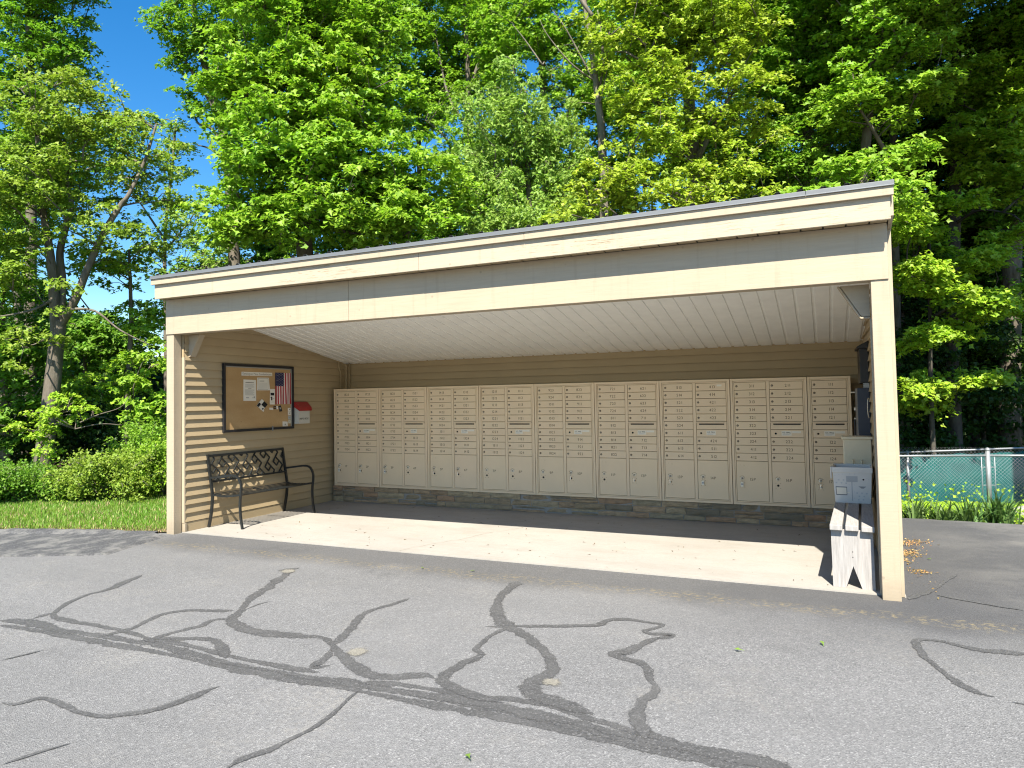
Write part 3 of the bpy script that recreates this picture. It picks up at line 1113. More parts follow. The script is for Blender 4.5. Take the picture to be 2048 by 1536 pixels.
def make_key(with_tag):
    mb = MB()
    mb.box(-0.0015, 0.0015, -0.030, -0.006, -0.006, 0.006, 0)
    mb.lathe([(0.013, -0.0015), (0.013, 0.0015)], (0, -0.034, -0.004), 12, 'x', 0)
    mb.tube([(0, -0.036, -0.014), (0.001, -0.030, -0.026), (0.0, -0.022, -0.038)], 0.0018, 5, 0)
    if with_tag:
        mb.box(-0.015, 0.015, -0.024, -0.019, -0.095, -0.040, 1)
        mb.box(-0.010, 0.010, -0.0247, -0.0241, -0.075, -0.058, 2)
    else:
        mb.box(-0.005, 0.005, -0.021, -0.018, -0.085, -0.038, 0)
    return mb.mesh("key", [m_chrome, m_label, m_tub_dark])


lock_mesh, plock_mesh, hole_mesh = make_lock(), make_parcel_lock(), make_keyhole()
key_a, key_b = make_key(True), make_key(False)
TAGGED = {1, 2, 3, 14, 15}
KEYED = {5, 6, 10, 12, 13, 17}
STICKER = {0, 2, 3, 4, 5, 7, 8}


def tenant_door(cab, x0, x1, z0, z1, num):
    mb = MB()
    door_box(mb, x0, x1, z0, z1, Y0 + 0.0055)
    cx, cz = x0 + (x1 - x0) * 0.55, (z0 + z1) / 2
    text(mb, num, lambda a, b: (cx + a, Y0 + 0.0051, cz + b), 0.046, 1)
    d = mb.build("mailbox_door", [m_box, m_ink], cab)
    shared("lock", lock_mesh, d, (x0 + 0.026, Y0 + 0.0055, cz))
    return d


ORD = ["leftmost", "second", "third", "fourth", "fifth", "sixth", "seventh", "eighth"]
pnum = 1
for ui in range(9):
    xa = X0 + ui * PIT
    single = ui == 8
    xb = xa + (0.4344 if single else PIT)
    xa, xb = xa + 0.003, xb - 0.003
    if single:
        lab = "narrow tan mailbox cabinet with one column of doors starting at 111"
    else:
        lab = f"tan metal mailbox cabinet whose top doors are numbered {LEFT0[ui]} and {RIGHT0[ui]}"
    cab = thing("mailbox_cabinet", lab, "mailbox cabinet", ((xa + xb) / 2, Y0, ZB), "mailbox cabinets along the back wall")
    mb = MB()
    mb.box(xa + 0.002, xb - 0.002, Y0 + 0.0185, YB - 0.02, ZB + 0.001, ZT - 0.001, 0)
    mb.box(xa + 0.03, xb - 0.03, Y0 + 0.0165, Y0 + 0.0185, ZB + 0.03, ZT - 0.03, 1)
    mb.build("cabinet_body", [m_box, m_seam], cab)
    # frame: an outer band and a lower inner lip
    mb = MB()
    for (o, i, y) in ((0.0, 0.026, Y0), (0.0285, 0.0405, Y0 + 0.0035)):
        mb.box(xa + o, xa + i, y, Y0 + 0.0185, ZB + o, ZT - o)
        mb.box(xb - i, xb - o, y, Y0 + 0.0185, ZB + o, ZT - o)
        mb.box(xa + i, xb - i, y, Y0 + 0.0185, ZT - i, ZT - o)
        mb.box(xa + i, xb - i, y, Y0 + 0.0185, ZB + o, ZB + i)
    xm = (xa + xb) / 2
    if not single:
        mb.box(xm - 0.0165, xm + 0.0165, Y0 + 0.0035, Y0 + 0.0185, ZB + 0.0405, ZT - 0.0405)
    mb.build("frame", [m_box], cab, 0.0015, 1)
    cols = [(xa + 0.0435, xb - 0.0435, RIGHT0[ui], True)] if single else [(xa + 0.0435, xm - 0.0195, LEFT0[ui], False), (xm + 0.0195, xb - 0.0435, RIGHT0[ui], True)]
    for (c0, c1, start, post) in cols:
        ztop = ZT - 0.0435
        dp = 0.0915
        nums = seq(start, 8 if post else 10)
        k = 0
        for row in range(10):
            z1, z0 = ztop - row * dp, ztop - (row + 1) * dp + 0.004
            if post and row == 5:
                mb = MB()
                door_box(mb, c0, c1, z0, z1 - 0.012, Y0 + 0.0055)
                mb.box(c0 - 0.002, c1 + 0.002, Y0 - 0.012, Y0 + 0.017, z1 - 0.011, z1 + 0.001, 0)
                mb.box(c0 + 0.028, c1 - 0.028, Y0 + 0.0040, Y0 + 0.0053, z1 - 0.036, z1 - 0.021, 1)
                mb.build("outgoing_slot", [m_box, m_hole], cab)
                continue
            if post and row == 6:
                mb = MB()
                door_box(mb, c0, c1, z0, z1, Y0 + 0.0055)
                w_ = c1 - c0
                cx, cz = c0 + w_ * 0.48, (z0 + z1) / 2
                mb.box(cx - 0.052, cx + 0.052, Y0 + 0.0045, Y0 + 0.0054, cz - 0.022, cz + 0.030, 1)
                text(mb, "U.S. MAIL", lambda a, b: (cx + a, Y0 + 0.0041, cz + 0.012 + b), 0.024, 2, width=0.085, thick=0.03)
                for q in range(3):
                    mb.box(cx - 0.042, cx + 0.042 - q * 0.012, Y0 + 0.0041, Y0 + 0.0044, cz - 0.006 - q * 0.005, cz - 0.0045 - q * 0.005, 3)
                if ui in STICKER:
                    mb.box(cx + 0.056, c1 - 0.028, Y0 + 0.0045, Y0 + 0.0054, cz + 0.006, cz + 0.030, 1)
                d = mb.build("carrier_panel", [m_box, m_label, m_black_ink, m_tub_dark], cab)
                mb = MB()
                mb.lathe([(0.0115, Y0 + 0.0053), (0.0115, Y0 + 0.003), (0.002, Y0 + 0.0028)], (c0 + w_ * 0.15, 0, cz), 14, 'y', 0)
                mb.build("lock", [m_hole], d)
                continue
            d = tenant_door(cab, c0, c1, z0, z1, nums[k])
            if nums[k] == "413":
                mb = MB()
                mb.box(c1 - 0.10, c1 - 0.045, Y0 + 0.0046, Y0 + 0.0053, (z0 + z1) / 2 + 0.004, z1 - 0.018)
                mb.build("name_sticker", m_label, d)
            k += 1
        # parcel locker
        z1, z0 = ztop - 10 * dp, ZB + 0.0435
        mb = MB()
        door_box(mb, c0, c1, z0, z1, Y0 + 0.0055)
        w_, h_ = c1 - c0, z1 - z0
        cx, cz = c0 + w_ * 0.50, z0 + h_ * 0.55
        text(mb, f"{pnum}P", lambda a, b: (cx + a, Y0 + 0.0051, cz + b), 0.046, 1)
        d = mb.build("parcel_door", [m_box, m_ink], cab)
        lx, lz = c0 + w_ * 0.17, z0 + h_ * 0.57
        shared("lock", plock_mesh, d, (lx, Y0 + 0.0055, lz))
        shared("keyhole", hole_mesh, d, (lx, Y0 + 0.0055, lz))
        if pnum in TAGGED or pnum in KEYED:
            shared("key", key_a if pnum in TAGGED else key_b, d, (lx, Y0 + 0.0015, lz))
        pnum += 1

# conduits in the back left corner
t = thing("conduit", "thin painted pipe nearest the left wall above the mailboxes", "conduit", (0.172, 3.26, 1.7))
mb = MB()
mb.tube([(0.165, 3.20, zc(3.2) + 0.02), (0.168, 3.23, 2.02), (0.172, 3.26, 1.97), (0.172, 3.26, 1.703)], 0.009, 8)
mb.build("pipe", m_siding, t)
t = thing("conduit", "thin straight pipe in the back left corner beside the mailbox top", "conduit", (0.25, 3.38, 1.7))
mb = MB()
mb.tube([(0.25, 3.38, zc(3.38) + 0.01), (0.25, 3.38, 1.703)], 0.011, 8)
mb.build("pipe", m_siding, t)

# ================================================================== NOTICE BOARD
BX = 0.160
t = thing("notice_board", "large plywood notice board in a black frame on the left wall", "notice board", (BX, 1.415, 1.14))
y0, y1, z0, z1 = 0.7315, 2.0983, 1.1399, 2.0173
mb = MB()
mb.box(BX, BX + 0.034, y0, y1, z1 - 0.032, z1)
mb.box(BX, BX + 0.034, y0, y1, z0, z0 + 0.032)
mb.box(BX, BX + 0.034, y0, y0 + 0.034, z0 + 0.032, z1 - 0.032)
mb.box(BX, BX + 0.034, y1 - 0.034, y1, z0 + 0.032, z1 - 0.032)
mb.build("frame", m_black, t, 0.002)
mb = MB()
mb.box(BX + 0.002, BX + 0.012, y0 + 0.034, y1 - 0.034, z0 + 0.032, z1 - 0.032)
mb.build("plywood_panel", m_cork, t)
mb = MB()
for a in ((y0 + 0.034, y0 + 0.046, z0 + 0.032, z1 - 0.032), (y1 - 0.052, y1 - 0.034, z0 + 0.032, z1 - 0.032), (y0 + 0.046, y1 - 0.052, z1 - 0.046, z1 - 0.032)):
    mb.box(BX + 0.012, BX + 0.018, *a)
mb.build("inner_trim", plain("grey_inner_trim", (0.30, 0.285, 0.25), 0.5), t)
mb = MB()
mb.box(BX + 0.03, BX + 0.041, 1.63, 1.645, z0 - 0.014, z0 + 0.05)
mb.build("latch", m_galv, t, 0.001)
PX = BX + 0.0125


def wallpt(y, z, x=0.0):
    return (PX + x, y, z)


def sheet(name, label, cat, corners, mat, lines=(), group=None, curl=0.004, extra=None):
    """a pinned paper: corners (y,z) tl, tr, br, bl; slightly curled at the bottom"""
    c = [np.array(p, float) for p in corners]
    mb = MB()
    N = 6
    for i in range(N):
        for side in (0,):
            a, b = i / N, (i + 1) / N
            L0, R0 = c[0] + (c[3] - c[0]) * a, c[1] + (c[2] - c[1]) * a
            L1, R1 = c[0] + (c[3] - c[0]) * b, c[1] + (c[2] - c[1]) * b
            h = lambda s: 0.001 + curl * s * s
            mb.add([wallpt(*L0, h(a)), wallpt(*R0, h(a)), wallpt(*R1, h(b)), wallpt(*L1, h(b)), wallpt(*L0, -0.0003), wallpt(*R0, -0.0003), wallpt(*R1, -0.0003), wallpt(*L1, -0.0003)],
                   [(0, 1, 2, 3), (7, 6, 5, 4), (0, 4, 5, 1), (1, 5, 6, 2), (2, 6, 7, 3), (3, 7, 4, 0)], 0)
    for (u0, u1, v0, v1, mi) in lines:
        f = lambda u, v: c[0] + (c[1] - c[0]) * u + (c[3] - c[0]) * v
        mb.add([wallpt(*f(u0, v0), 0.0022 + curl * v0 * v0), wallpt(*f(u1, v0), 0.0022 + curl * v0 * v0), wallpt(*f(u1, v1), 0.0022 + curl * v1 * v1), wallpt(*f(u0, v1), 0.0022 + curl * v1 * v1)], [(0, 1, 2, 3)], mi)
    if extra:
        extra(mb)
    o = mb.build(name, mat)
    return tag(o, label, cat, group)


m_grey_ink = plain("grey_print_ink", (0.30, 0.29, 0.27), 0.7)
title_mb = lambda mb: text(mb, "Kensington Place Condominiums", lambda a, b: wallpt(1.3625 + a, 1.896 + b, 0.0022), 0.040, 1, width=0.56)
sheet("title_strip", "long white paper title strip along the top of the notice board", "paper sign", [(1.066, 1.918), (1.659, 1.921), (1.659, 1.876), (1.066, 1.868)], [m_paper, m_ink], extra=title_mb, curl=0.001)
lines = [(0.15, 0.82, 0.12, 0.145, 2)] + [(0.12, 0.86 - 0.1 * (i % 3 == 2), 0.20 + i * 0.026, 0.209 + i * 0.026, 1) for i in range(7)] + [(0.36, 0.62, 0.40, 0.415, 2)] + \
    [(0.12, 0.86 - 0.12 * (i % 4 == 3), 0.46 + i * 0.026, 0.469 + i * 0.026, 1) for i in range(11)] + [(0.18, 0.42, 0.83, 0.87, 1), (0.66, 0.90, 0.84, 0.86, 1), (0.8, 0.9, 0.78, 0.86, 1)]
sheet("notice", "tall white typed notice pinned left of centre on the board", "paper notice", [(1.101, 1.818), (1.336, 1.814), (1.334, 1.537), (1.099, 1.538)], [m_paper, m_grey_ink, m_ink], lines)
b = [(0.06, 0.94, 0.06, 0.075, 2), (0.06, 0.94, 0.925, 0.94, 2), (0.06, 0.075, 0.06, 0.94, 2), (0.925, 0.94, 0.06, 0.94, 2), (0.2, 0.6, 0.25, 0.29, 2)] + [(0.15, 0.85, 0.42 + i * .08, 0.44 + i * .08, 1) for i in range(6)]
sheet("notice", "squarish white notice with a printed double border under the title strip", "paper notice", [(1.361, 1.848), (1.590, 1.851), (1.609, 1.679), (1.354, 1.677)], [m_paper, m_grey_ink, m_ink], b)
b = [(0.08, 0.82, 0.25, 0.42, 2), (0.2, 0.45, 0.50, 0.74, 2), (0.02, 0.2, 0.52, 0.57, 1), (0.5, 0.85, 0.62, 0.65, 1), (0.1, 0.8, 0.84, 0.86, 1)]
sheet("notice", "narrow white flyer with bold black print touching the flag's left edge", "paper notice", [(1.616, 1.697), (1.716, 1.698), (1.706, 1.484), (1.608, 1.487)], [m_paper, m_grey_ink, m_black_ink], b)


def photo_extra(mb):
    f = lambda u, v: np.array((1.345, 1.475)) + np.array((0.100, 0.085)) * u + np.array((0.115, -0.075)) * v
    def q(u0, u1, v0, v1, mi, h):
        mb.add([wallpt(*f(u0, v0), h), wallpt(*f(u1, v0), h), wallpt(*f(u1, v1), h), wallpt(*f(u0, v1), h)], [(0, 1, 2, 3)], mi)
    q(0.0, 0.48, 0.0, 0.3, 1, 0.0065)
    q(0.52, 1.0, 0.02, 0.35, 0, 0.0065)
    q(0.45, 1.0, 0.38, 0.98, 1, 0.0065)
    q(0.0, 0.4, 0.4, 0.7, 0, 0.0065)
    q(-0.06, 0.12, 0.55, 0.75, 0, 0.0075)
    q(-0.04, 0.14, 0.95, 1.12, 0, 0.0075)
    q(0.1, 0.3, 0.75, 0.92, 1, 0.0065)


sheet("photo_card", "tilted card of dark photographs pinned under the two white notices", "photo card", [(1.445, 1.560), (1.56, 1.485), (1.46, 1.40), (1.345, 1.475)], [m_paper, m_black_ink], extra=photo_extra)
sheet("business_card", "small blank white card left of the dark cards below the flag", "card", [(1.599, 1.443), (1.673, 1.440), (1.673, 1.410), (1.598, 1.415)], [m_paper], group="small cards below the flag")
sheet("business_card", "small square brown black card between two white cards below the flag", "card", [(1.682, 1.466), (1.739, 1.462), (1.739, 1.421), (1.682, 1.422)], [m_black, m_cork], [(0.3, 0.7, 0.3, 0.7, 1)], group="small cards below the flag")
sheet("business_card", "small upright white card wedged between the two dark cards", "card", [(1.741, 1.464), (1.776, 1.463), (1.776, 1.418), (1.741, 1.419)], [m_paper], group="small cards below the flag")
sheet("business_card", "larger tilted black card hanging under the middle of the flag", "card", [(1.779, 1.465), (1.837, 1.470), (1.862, 1.390), (1.806, 1.383)], [m_black, m_grey_ink], [(0.25, 0.75, 0.3, 0.6, 1)], group="small cards below the flag")
sheet("business_card", "white card with a small black logo, topmost along the board's right edge", "card", [(1.985, 1.434), (2.044, 1.433), (2.044, 1.384), (1.985, 1.384)], [m_paper, m_black_ink], [(0.5, 0.75, 0.3, 0.6, 1)], group="cards along the right edge of the board")
sheet("business_card", "white card with a black dot, second from the top at the board's right edge", "card", [(1.985, 1.382), (2.044, 1.382), (2.044, 1.328), (1.985, 1.329)], [m_paper, m_black_ink], [(0.4, 0.62, 0.3, 0.55, 1)], group="cards along the right edge of the board")
sheet("business_card", "greyish card, third from the top at the board's right edge", "card", [(1.988, 1.321), (2.044, 1.32), (2.044, 1.268), (1.990, 1.270)], [plain("grey_card", (0.40, 0.40, 0.37)), m_grey_ink], [(0.2, 0.8, 0.3, 0.5, 1)], group="cards along the right edge of the board")
sheet("business_card", "cream card, lowest of the column at the board's right edge", "card", [(1.993, 1.262), (2.044, 1.261), (2.044, 1.213), (1.991, 1.216)], [plain("cream_card", (0.56, 0.53, 0.42)), m_grey_ink], [(0.2, 0.7, 0.4, 0.5, 1)], group="cards along the right edge of the board")
sheet("business_card", "white card with a dark squiggle at the board's bottom right corner", "card", [(1.869, 1.247), (1.975, 1.240), (1.977, 1.176), (1.871, 1.178)], [m_paper, m_black_ink], [(0.4, 0.6, 0.45, 0.62, 1), (0.2, 0.8, 0.7, 0.73, 1)], group="cards along the right edge of the board")

# flag: cloth hung vertically, thirteen stripes, canton at the top left
m_fred = plain("flag_red_cloth", (0.32, 0.028, 0.035), 0.8, 0.1)
m_fwhite = plain("flag_white_cloth", (0.60, 0.50, 0.47), 0.8, 0.1)
m_fblue = plain("flag_blue_cloth", (0.016, 0.020, 0.065), 0.8, 0.1)
mb = MB()
fy0, fy1, fzt, fzb = 1.715, 2.050, 1.926, 1.488


def fl(u, v, e=0.0):
    wv = 0.006 + 0.0045 * math.sin(u * 17 + 2.2 * v) * (0.3 + v) + e
    return wallpt(fy0 + (fy1 - fy0) * u + 0.006 * math.sin(u * 13) * v, fzt + (fzb - fzt) * v, wv)


NV = 14
for i in range(13):
    for s in range(3):
        for k in range(NV):
            u0, u1 = (i + s / 3) / 13, (i + (s + 1) / 3) / 13
            v0, v1 = k / NV, (k + 1) / NV
            blue = i < 7 and k < 6
            mb.add([fl(u0, v0), fl(u1, v0), fl(u1, v1), fl(u0, v1)], [(0, 1, 2, 3)], 2 if blue else (0 if i % 2 == 0 else 1), True)
for r in range(11):
    for c in range(5 if r % 2 else 6):
        u = (c + (1.0 if r % 2 else 0.5)) / 6.0 * 7 / 13
        v = (r + 0.5) / 11 * 6 / 14
        q = 0.011
        mb.add([fl(u, v - q, .0012), fl(u + q, v, .0012), fl(u, v + q, .0012), fl(u - q, v, .0012)], [(0, 1, 2, 3)], 1)
tag(mb.build("flag", [m_fred, m_fwhite, m_fblue]), "stars and stripes cloth flag hung vertically on the notice board", "flag")

# flyer box
t = thing("flyer_box", "milky plastic flyer box with a dark red lid beside the notice board", "flyer box", (0.16, 2.24, 1.2))
mb = MB()
mb.prism([(0.158, 1.205), (0.262, 1.205), (0.262, 1.40), (0.158, 1.46)], lambda p, q, tt: (p, tt, q), 2.115, 2.360)
text(mb, "INFO-BOX", lambda a, b: (0.2626, 2.232 + a, 1.276 + b), 0.038, 1, width=0.20, thick=0.05)
mb.build("body", [m_milky, m_black_ink], t)
mb = MB()
mb.prism([(0.157, 1.462), (0.286, 1.385), (0.292, 1.405), (0.285, 1.440), (0.21, 1.515), (0.157, 1.518)], lambda p, q, tt: (p, tt, q), 2.095, 2.380)
mb.build("lid", m_red, t, 0.006, 3)

# ================================================================== BLACK METAL BENCH
t = thing("metal_bench", "black metal garden bench with a lattice back against the left wall", "bench", (0.44, 1.17, 0))
ya, yb = 0.482, 1.872


def bar(mb, pts, r=0.014, flat=None):
    mb.tube(pts, r * 1.25, 4, 0, False, flat)


def smoothpath(pts, n=5):
    P = [np.array(p, float) for p in pts]
    out = []
    for i in range(len(P) - 1):
        p0, p1, p2, p3 = P[max(i - 1, 0)], P[i], P[i + 1], P[min(i + 2, len(P) - 1)]
        for k in range(n):
            q = k / n
            out.append(0.5 * ((2 * p1) + (-p0 + p2) * q + (2 * p0 - 5 * p1 + 4 * p2 - p3) * q * q + (-p0 + 3 * p1 - 3 * p2 + p3) * q ** 3))
    out.append(P[-1])
    return out


for y, yf in ((ya, ya + 0.035), (yb, yb + 0.03)):
    mb = MB()
    bar(mb, smoothpath([(0.185, y, 0.004), (0.225, y, 0.18), (0.245, y, 0.36), (0.235, y, 0.46), (0.200, y, 0.66), (0.162, y, 0.882)]), 0.016)
    mb.build("rear_leg", m_iron, t)
    mb = MB()
    bar(mb, smoothpath([(0.690, yf, 0.004), (0.662, yf, 0.16), (0.655, yf, 0.32), (0.672, yf, 0.46), (0.665, yf, 0.55), (0.61, yf, 0.622), (0.52, yf, 0.637), (0.36, (y + yf) / 2, 0.618), (0.215, y, 0.600)]), 0.014)
    mb.build("arm_and_front_leg", m_iron, t)
    mb = MB()
    bar(mb, smoothpath([(0.245, y, 0.395), (0.45, (y + yf) / 2, 0.385), (0.655, yf, 0.405)]), 0.012)
    mb.build("seat_rail", m_iron, t)
mb = MB()
NS = 8
for i in range(NS):
    x0 = 0.262 + i * 0.0515
    s = (x0 - 0.262) / 0.38
    z = 0.412 - 0.02 * math.sin(s * math.pi) + (0 if i < NS - 1 else -0.008)
    o = 0.035 * s
    mb.add([(x0, ya + o, z), (x0 + 0.030, ya + o, z), (x0 + 0.030, yb + o, z), (x0, yb + o, z), (x0, ya + o, z - 0.006), (x0 + 0.030, ya + o, z - 0.006), (x0 + 0.030, yb + o, z - 0.006), (x0, yb + o, z - 0.006)],
           [(0, 1, 2, 3), (7, 6, 5, 4), (0, 4, 5, 1), (1, 5, 6, 2), (2, 6, 7, 3), (3, 7, 4, 0)])
for yy in (ya + 0.02, yb + 0.01, (ya + yb) / 2 + 0.01):
    mb.tube([(0.25, yy, 0.400), (0.45, yy, 0.385), (0.66, yy + 0.02, 0.402)], 0.009, 4, 0, False)
mb.build("slatted_seat", m_iron, t)
# lattice back in the plane of the reclining rear posts
mb = MB()
BL, BH = yb - ya - 0.03, 0.31


def bk(a, b, e=0.0):
    z = 0.555 + b
    x = 0.222 - (z - 0.555) * 0.185
    return (x + e, ya + 0.015 + a, z)


mb.tube([bk(0, BH), bk(BL, BH)], 0.021, 4, 0, False)
mb.tube([bk(0, 0), bk(BL, 0)], 0.016, 4, 0, False)


def seg(a0, b0, a1, b1):
    # clip to the lattice rectangle
    t0, t1 = 0.0, 1.0
    for p, q in ((-(a1 - a0), a0), ((a1 - a0), BL - a0), (-(b1 - b0), b0), ((b1 - b0), BH - b0)):
        if p == 0:
            if q < 0:
                return
        else:
            r = q / p
            if p < 0:
                t0 = max(t0, r)
            else:
                t1 = min(t1, r)
    if t1 - t0 < 0.2:
        return
    f = lambda s: bk(a0 + (a1 - a0) * s, b0 + (b1 - b0) * s)
    mb.tube([f(t0), f(t1)], 0.0105, 4, 0, False)


d = 0.083
q2 = d * 0.7071
for i in range(-30, 31):
    for j in range(-30, 31):
        # diagonal grid: node (i, j)
        x0_, y0_ = BL / 2 + (i - j) * q2, BH / 2 + (i + j) * q2
        if (i + 2 * j) % 5 not in (0, 3):
            seg(x0_, y0_, x0_ + q2, y0_ + q2)
        if (i + 2 * j) % 5 not in (1, 2):
            seg(x0_, y0_, x0_ - q2, y0_ + q2)
mb.build("lattice_back", m_iron, t)

# ================================================================== WOODEN BENCH WITH TUB AND BOXES
FZ = fz(7.1)
ANG = math.radians(-2.3)


def lb(x, y, z):
    """bench-local to world"""
    return (6.92 + x * math.cos(ANG) - y * math.sin(ANG), 0.185 + x * math.sin(ANG) + y * math.cos(ANG), FZ + z)


def lbox(mb, x0, x1, y0, y1, z0, z1, mi=0):
    o = MB()
    o.box(x0, x1, y0, y1, z0, z1)
    mb.add([lb(*p) for p in o.v], o.f, mi)


t = thing("wooden_bench", "weathered grey wooden plank bench against the right post", "bench", lb(0.15, 0.9, 0))
for i, (x0, x1) in enumerate(((0.0, 0.086), (0.106, 0.194), (0.213, 0.299))):
    mb = MB()
    e = (0.0, 0.008, -0.004)[i]
    lbox(mb, x0, x1, e, 2.15 + e, 0.438, 0.478)
    mb.build("seat_plank", m_bench_wood, t, 0.004)
for yy in (0.045, 1.75):
    mb = MB()
    mb.prism([(0.010, 0.0), (0.098, 0.0), (0.150, 0.168), (0.206, 0.0), (0.292, 0.0), (0.288, 0.437), (0.006, 0.437)], lambda p, q, tt: lb(p, tt, q), yy, yy + 0.038)
    for zz in (0.235, 0.275):
        if yy < 1:
            mb.lathe([(0.004, 0.0), (0.004, -0.0008), (0.001, -0.001)], lb(0.149, yy - 0.0003, zz), 8, 'y', 1)
    mb.build("end_panel", [m_leg_wood, m_dark], t, 0.003)
mb = MB()
lbox(mb, 0.135, 0.165, 0.083, 1.75, 0.30, 0.437)
mb.build("stretcher", m_bench_wood, t, 0.003)

# grey-white tub
t = thing("mail_tub", "grey-white corrugated plastic mail tub standing on the wooden bench", "tub", lb(0.15, 1.5, 0.478))
ty0, ty1 = 1.335, 1.70
mb = MB()


def ring_(x0, x1, a, b, z):
    return [lb(x0, a, z), lb(x1, a, z), lb(x1, b, z), lb(x0, b, z)]


lv = [ring_(0.006, 0.286, ty0, ty1, 0.479), ring_(0.002, 0.290, ty0 - 0.002, ty1 + 0.002, 0.50), ring_(-0.010, 0.302, ty0 - 0.012, ty1 + 0.012, 0.753),
      ring_(-0.010, 0.302, ty0 - 0.012, ty1 + 0.012, 0.80), ring_(0.0, 0.292, ty0 - 0.002, ty1 + 0.002, 0.80), ring_(0.014, 0.278, ty0 + 0.010, ty1 - 0.010, 0.495)]
vs = sum(lv, [])
fs = [(3, 2, 1, 0)]
for i in range(5):
    fs += [(i * 4 + k, i * 4 + (k + 1) % 4, i * 4 + 4 + (k + 1) % 4, i * 4 + 4 + k) for k in range(4)]
fs.append((20, 21, 22, 23))
mb.add(vs, fs, 0)


def tf_(u, v, e=0.0012):
    """on the tub's front face: u across 0..1, v up 0..1"""
    z = 0.485 + (0.753 - 0.485) * v
    k = (z - 0.50) / 0.253
    return lb(0.002 - 0.012 * k + (0.288 + 0.024 * k) * u, ty0 - 0.002 - 0.010 * k - e, z)


def tq(u0, u1, v0, v1, mi, e=0.0012):
    mb.add([tf_(u0, v0, e), tf_(u1, v0, e), tf_(u1, v1, e), tf_(u0, v1, e)], [(0, 1, 2, 3)], mi)


tq(0.34, 0.64, 0.70, 0.90, 1)
tq(0.475, 0.50, 0.06, 0.70, 1)
tq(0.045, 0.35, 0.24, 0.53, 2, 0.0014)
tq(0.062, 0.335, 0.268, 0.503, 3, 0.0022)
tq(0.35, 0.43, 0.31, 0.355, 3, 0.0016)
for k in range(4):
    tq(0.665 + k * 0.022, 0.86 - k * 0.018, 0.545 - k * 0.018, 0.556 - k * 0.018, 2, 0.0014)
for (u, v, r) in ((0.14, .76, .026), (.27, .76, .026), (.075, .66, .026), (.21, .66, .026), (.335, .65, .026), (.05, .90, .012), (.155, .935, .012), (.25, .96, .012), (.44, .97, .014), (.57, .97, .014), (.88, .84, .01), (.93, .80, .01),
                  (.62, .33, .024), (.75, .33, .024), (.88, .32, .024), (.68, .22, .024), (.81, .22, .024), (.66, .10, .024), (.79, .11, .024), (.41, .6, .012), (.55, .6, .012), (.55, .36, .012), (.55, .15, .012)):
    mb.add([tf_(u + r * 1.0 * math.cos(a * math.pi / 5), v + r * 1.05 * math.sin(a * math.pi / 5), 0.0012) for a in range(10)], [tuple(range(10))], 4)
mb.add([tf_(0.79 + 0.026 * math.cos(a * math.pi / 6), 0.79 + 0.028 * math.sin(a * math.pi / 6), 0.0018) for a in range(12)], [tuple(range(12))], 5)
mb.build("body", [m_tub, plain("tub_recess_shade", (0.38, 0.385, 0.385)), m_navy_side, m_label, plain("tub_dimple_shade", (0.45, 0.455, 0.455)), m_hole], t)  # recess and dimples are flat marks, their shade put into greyer colours
mb = MB()
for (a, b, c_, d_) in ((-0.018, 0.310, ty0 - 0.020, ty0 - 0.0125), (-0.018, 0.310, ty1 + 0.0125, ty1 + 0.020), (-0.018, -0.0105, ty0 - 0.0125, ty1 + 0.0125), (0.3025, 0.310, ty0 - 0.0125, ty1 + 0.0125)):
    lbox(mb, a, b, c_, d_, 0.757, 0.806)
mb.build("rim", m_tub, t, 0.003)
mb = MB()
lbox(mb, -0.030, -0.0185, ty0 - 0.018, ty0 + 0.05, 0.70, 0.806)
mb.build("corner_flap", m_tub, t, 0.003)

# cream box with a lid
t = thing("cream_box", "upright cream plastic box with an overhanging lid behind the mail tub", "box", (7.18, 2.05, FZ + 0.478))
mb = MB()
mb.box(7.066, 7.305, 1.97, 2.20, FZ + 0.4785, 1.062)
mb.build("body", m_cream_box, t, 0.006)
mb = MB()
mb.box(7.050, 7.318, 1.955, 2.215, 1.0625, 1.088)
mb.build("lid", m_cream_box, t, 0.005)
for x in (7.142, 7.215):
    mb = MB()
    mb.tube(smoothpath([(x, 1.97, 0.862), (x, 1.945, 0.86), (x, 1.935, 0.842), (x, 1.948, 0.82), (x, 1.97, 0.815)]), 0.007, 6)
    mb.build("hook", m_cream_box, t)

# navy cabinets on the right wall
t = thing("drop_box", "lower navy metal box with a white handle fixed to the right wall", "drop box", (7.27, 2.45, 1.02), "navy boxes on the right wall")
mb = MB()
mb.box(7.212, XR - 0.013, 2.2, 2.76, 1.01, 1.562)
mb.build("body", m_navy, t, 0.004)
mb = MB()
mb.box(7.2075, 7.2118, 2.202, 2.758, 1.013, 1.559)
mb.build("side_reflection", m_navy_side, t, 0.001)  # thin sheet added to carry the lighter reflection on the box's left side
mb = MB()
mb.tube(smoothpath([(7.305, 2.2, 1.46), (7.297, 2.175, 1.44), (7.292, 2.165, 1.36), (7.297, 2.175, 1.285), (7.305, 2.2, 1.265)]), 0.004, 6)
mb.build("handle", m_label, t)
mb = MB()
mb.box(7.165, 7.2072, 2.74, 2.755, 1.515, 1.528)
mb.box(7.192, 7.2072, 2.72, 2.74, 1.33, 1.36)
mb.box(7.192, 7.2072, 2.72, 2.74, 1.235, 1.25)
mb.build("latch", m_label, t, 0.002)
mb = MB()
mb.box(7.189, 7.203, 2.78, 2.80, 1.02, 1.24)
mb.build("dark_bar", m_black, t, 0.003)  # plain black upright bar beside the end of the mailboxes
t = thing("drop_box", "upper black box with a sloping lid high on the right wall", "drop box", (7.28, 2.45, 1.61), "navy boxes on the right wall")
mb = MB()
mb.box(7.240, XR - 0.013, 2.2, 2.70, 1.612, 1.952)
mb.build("body", m_black, t, 0.004)
mb = MB()
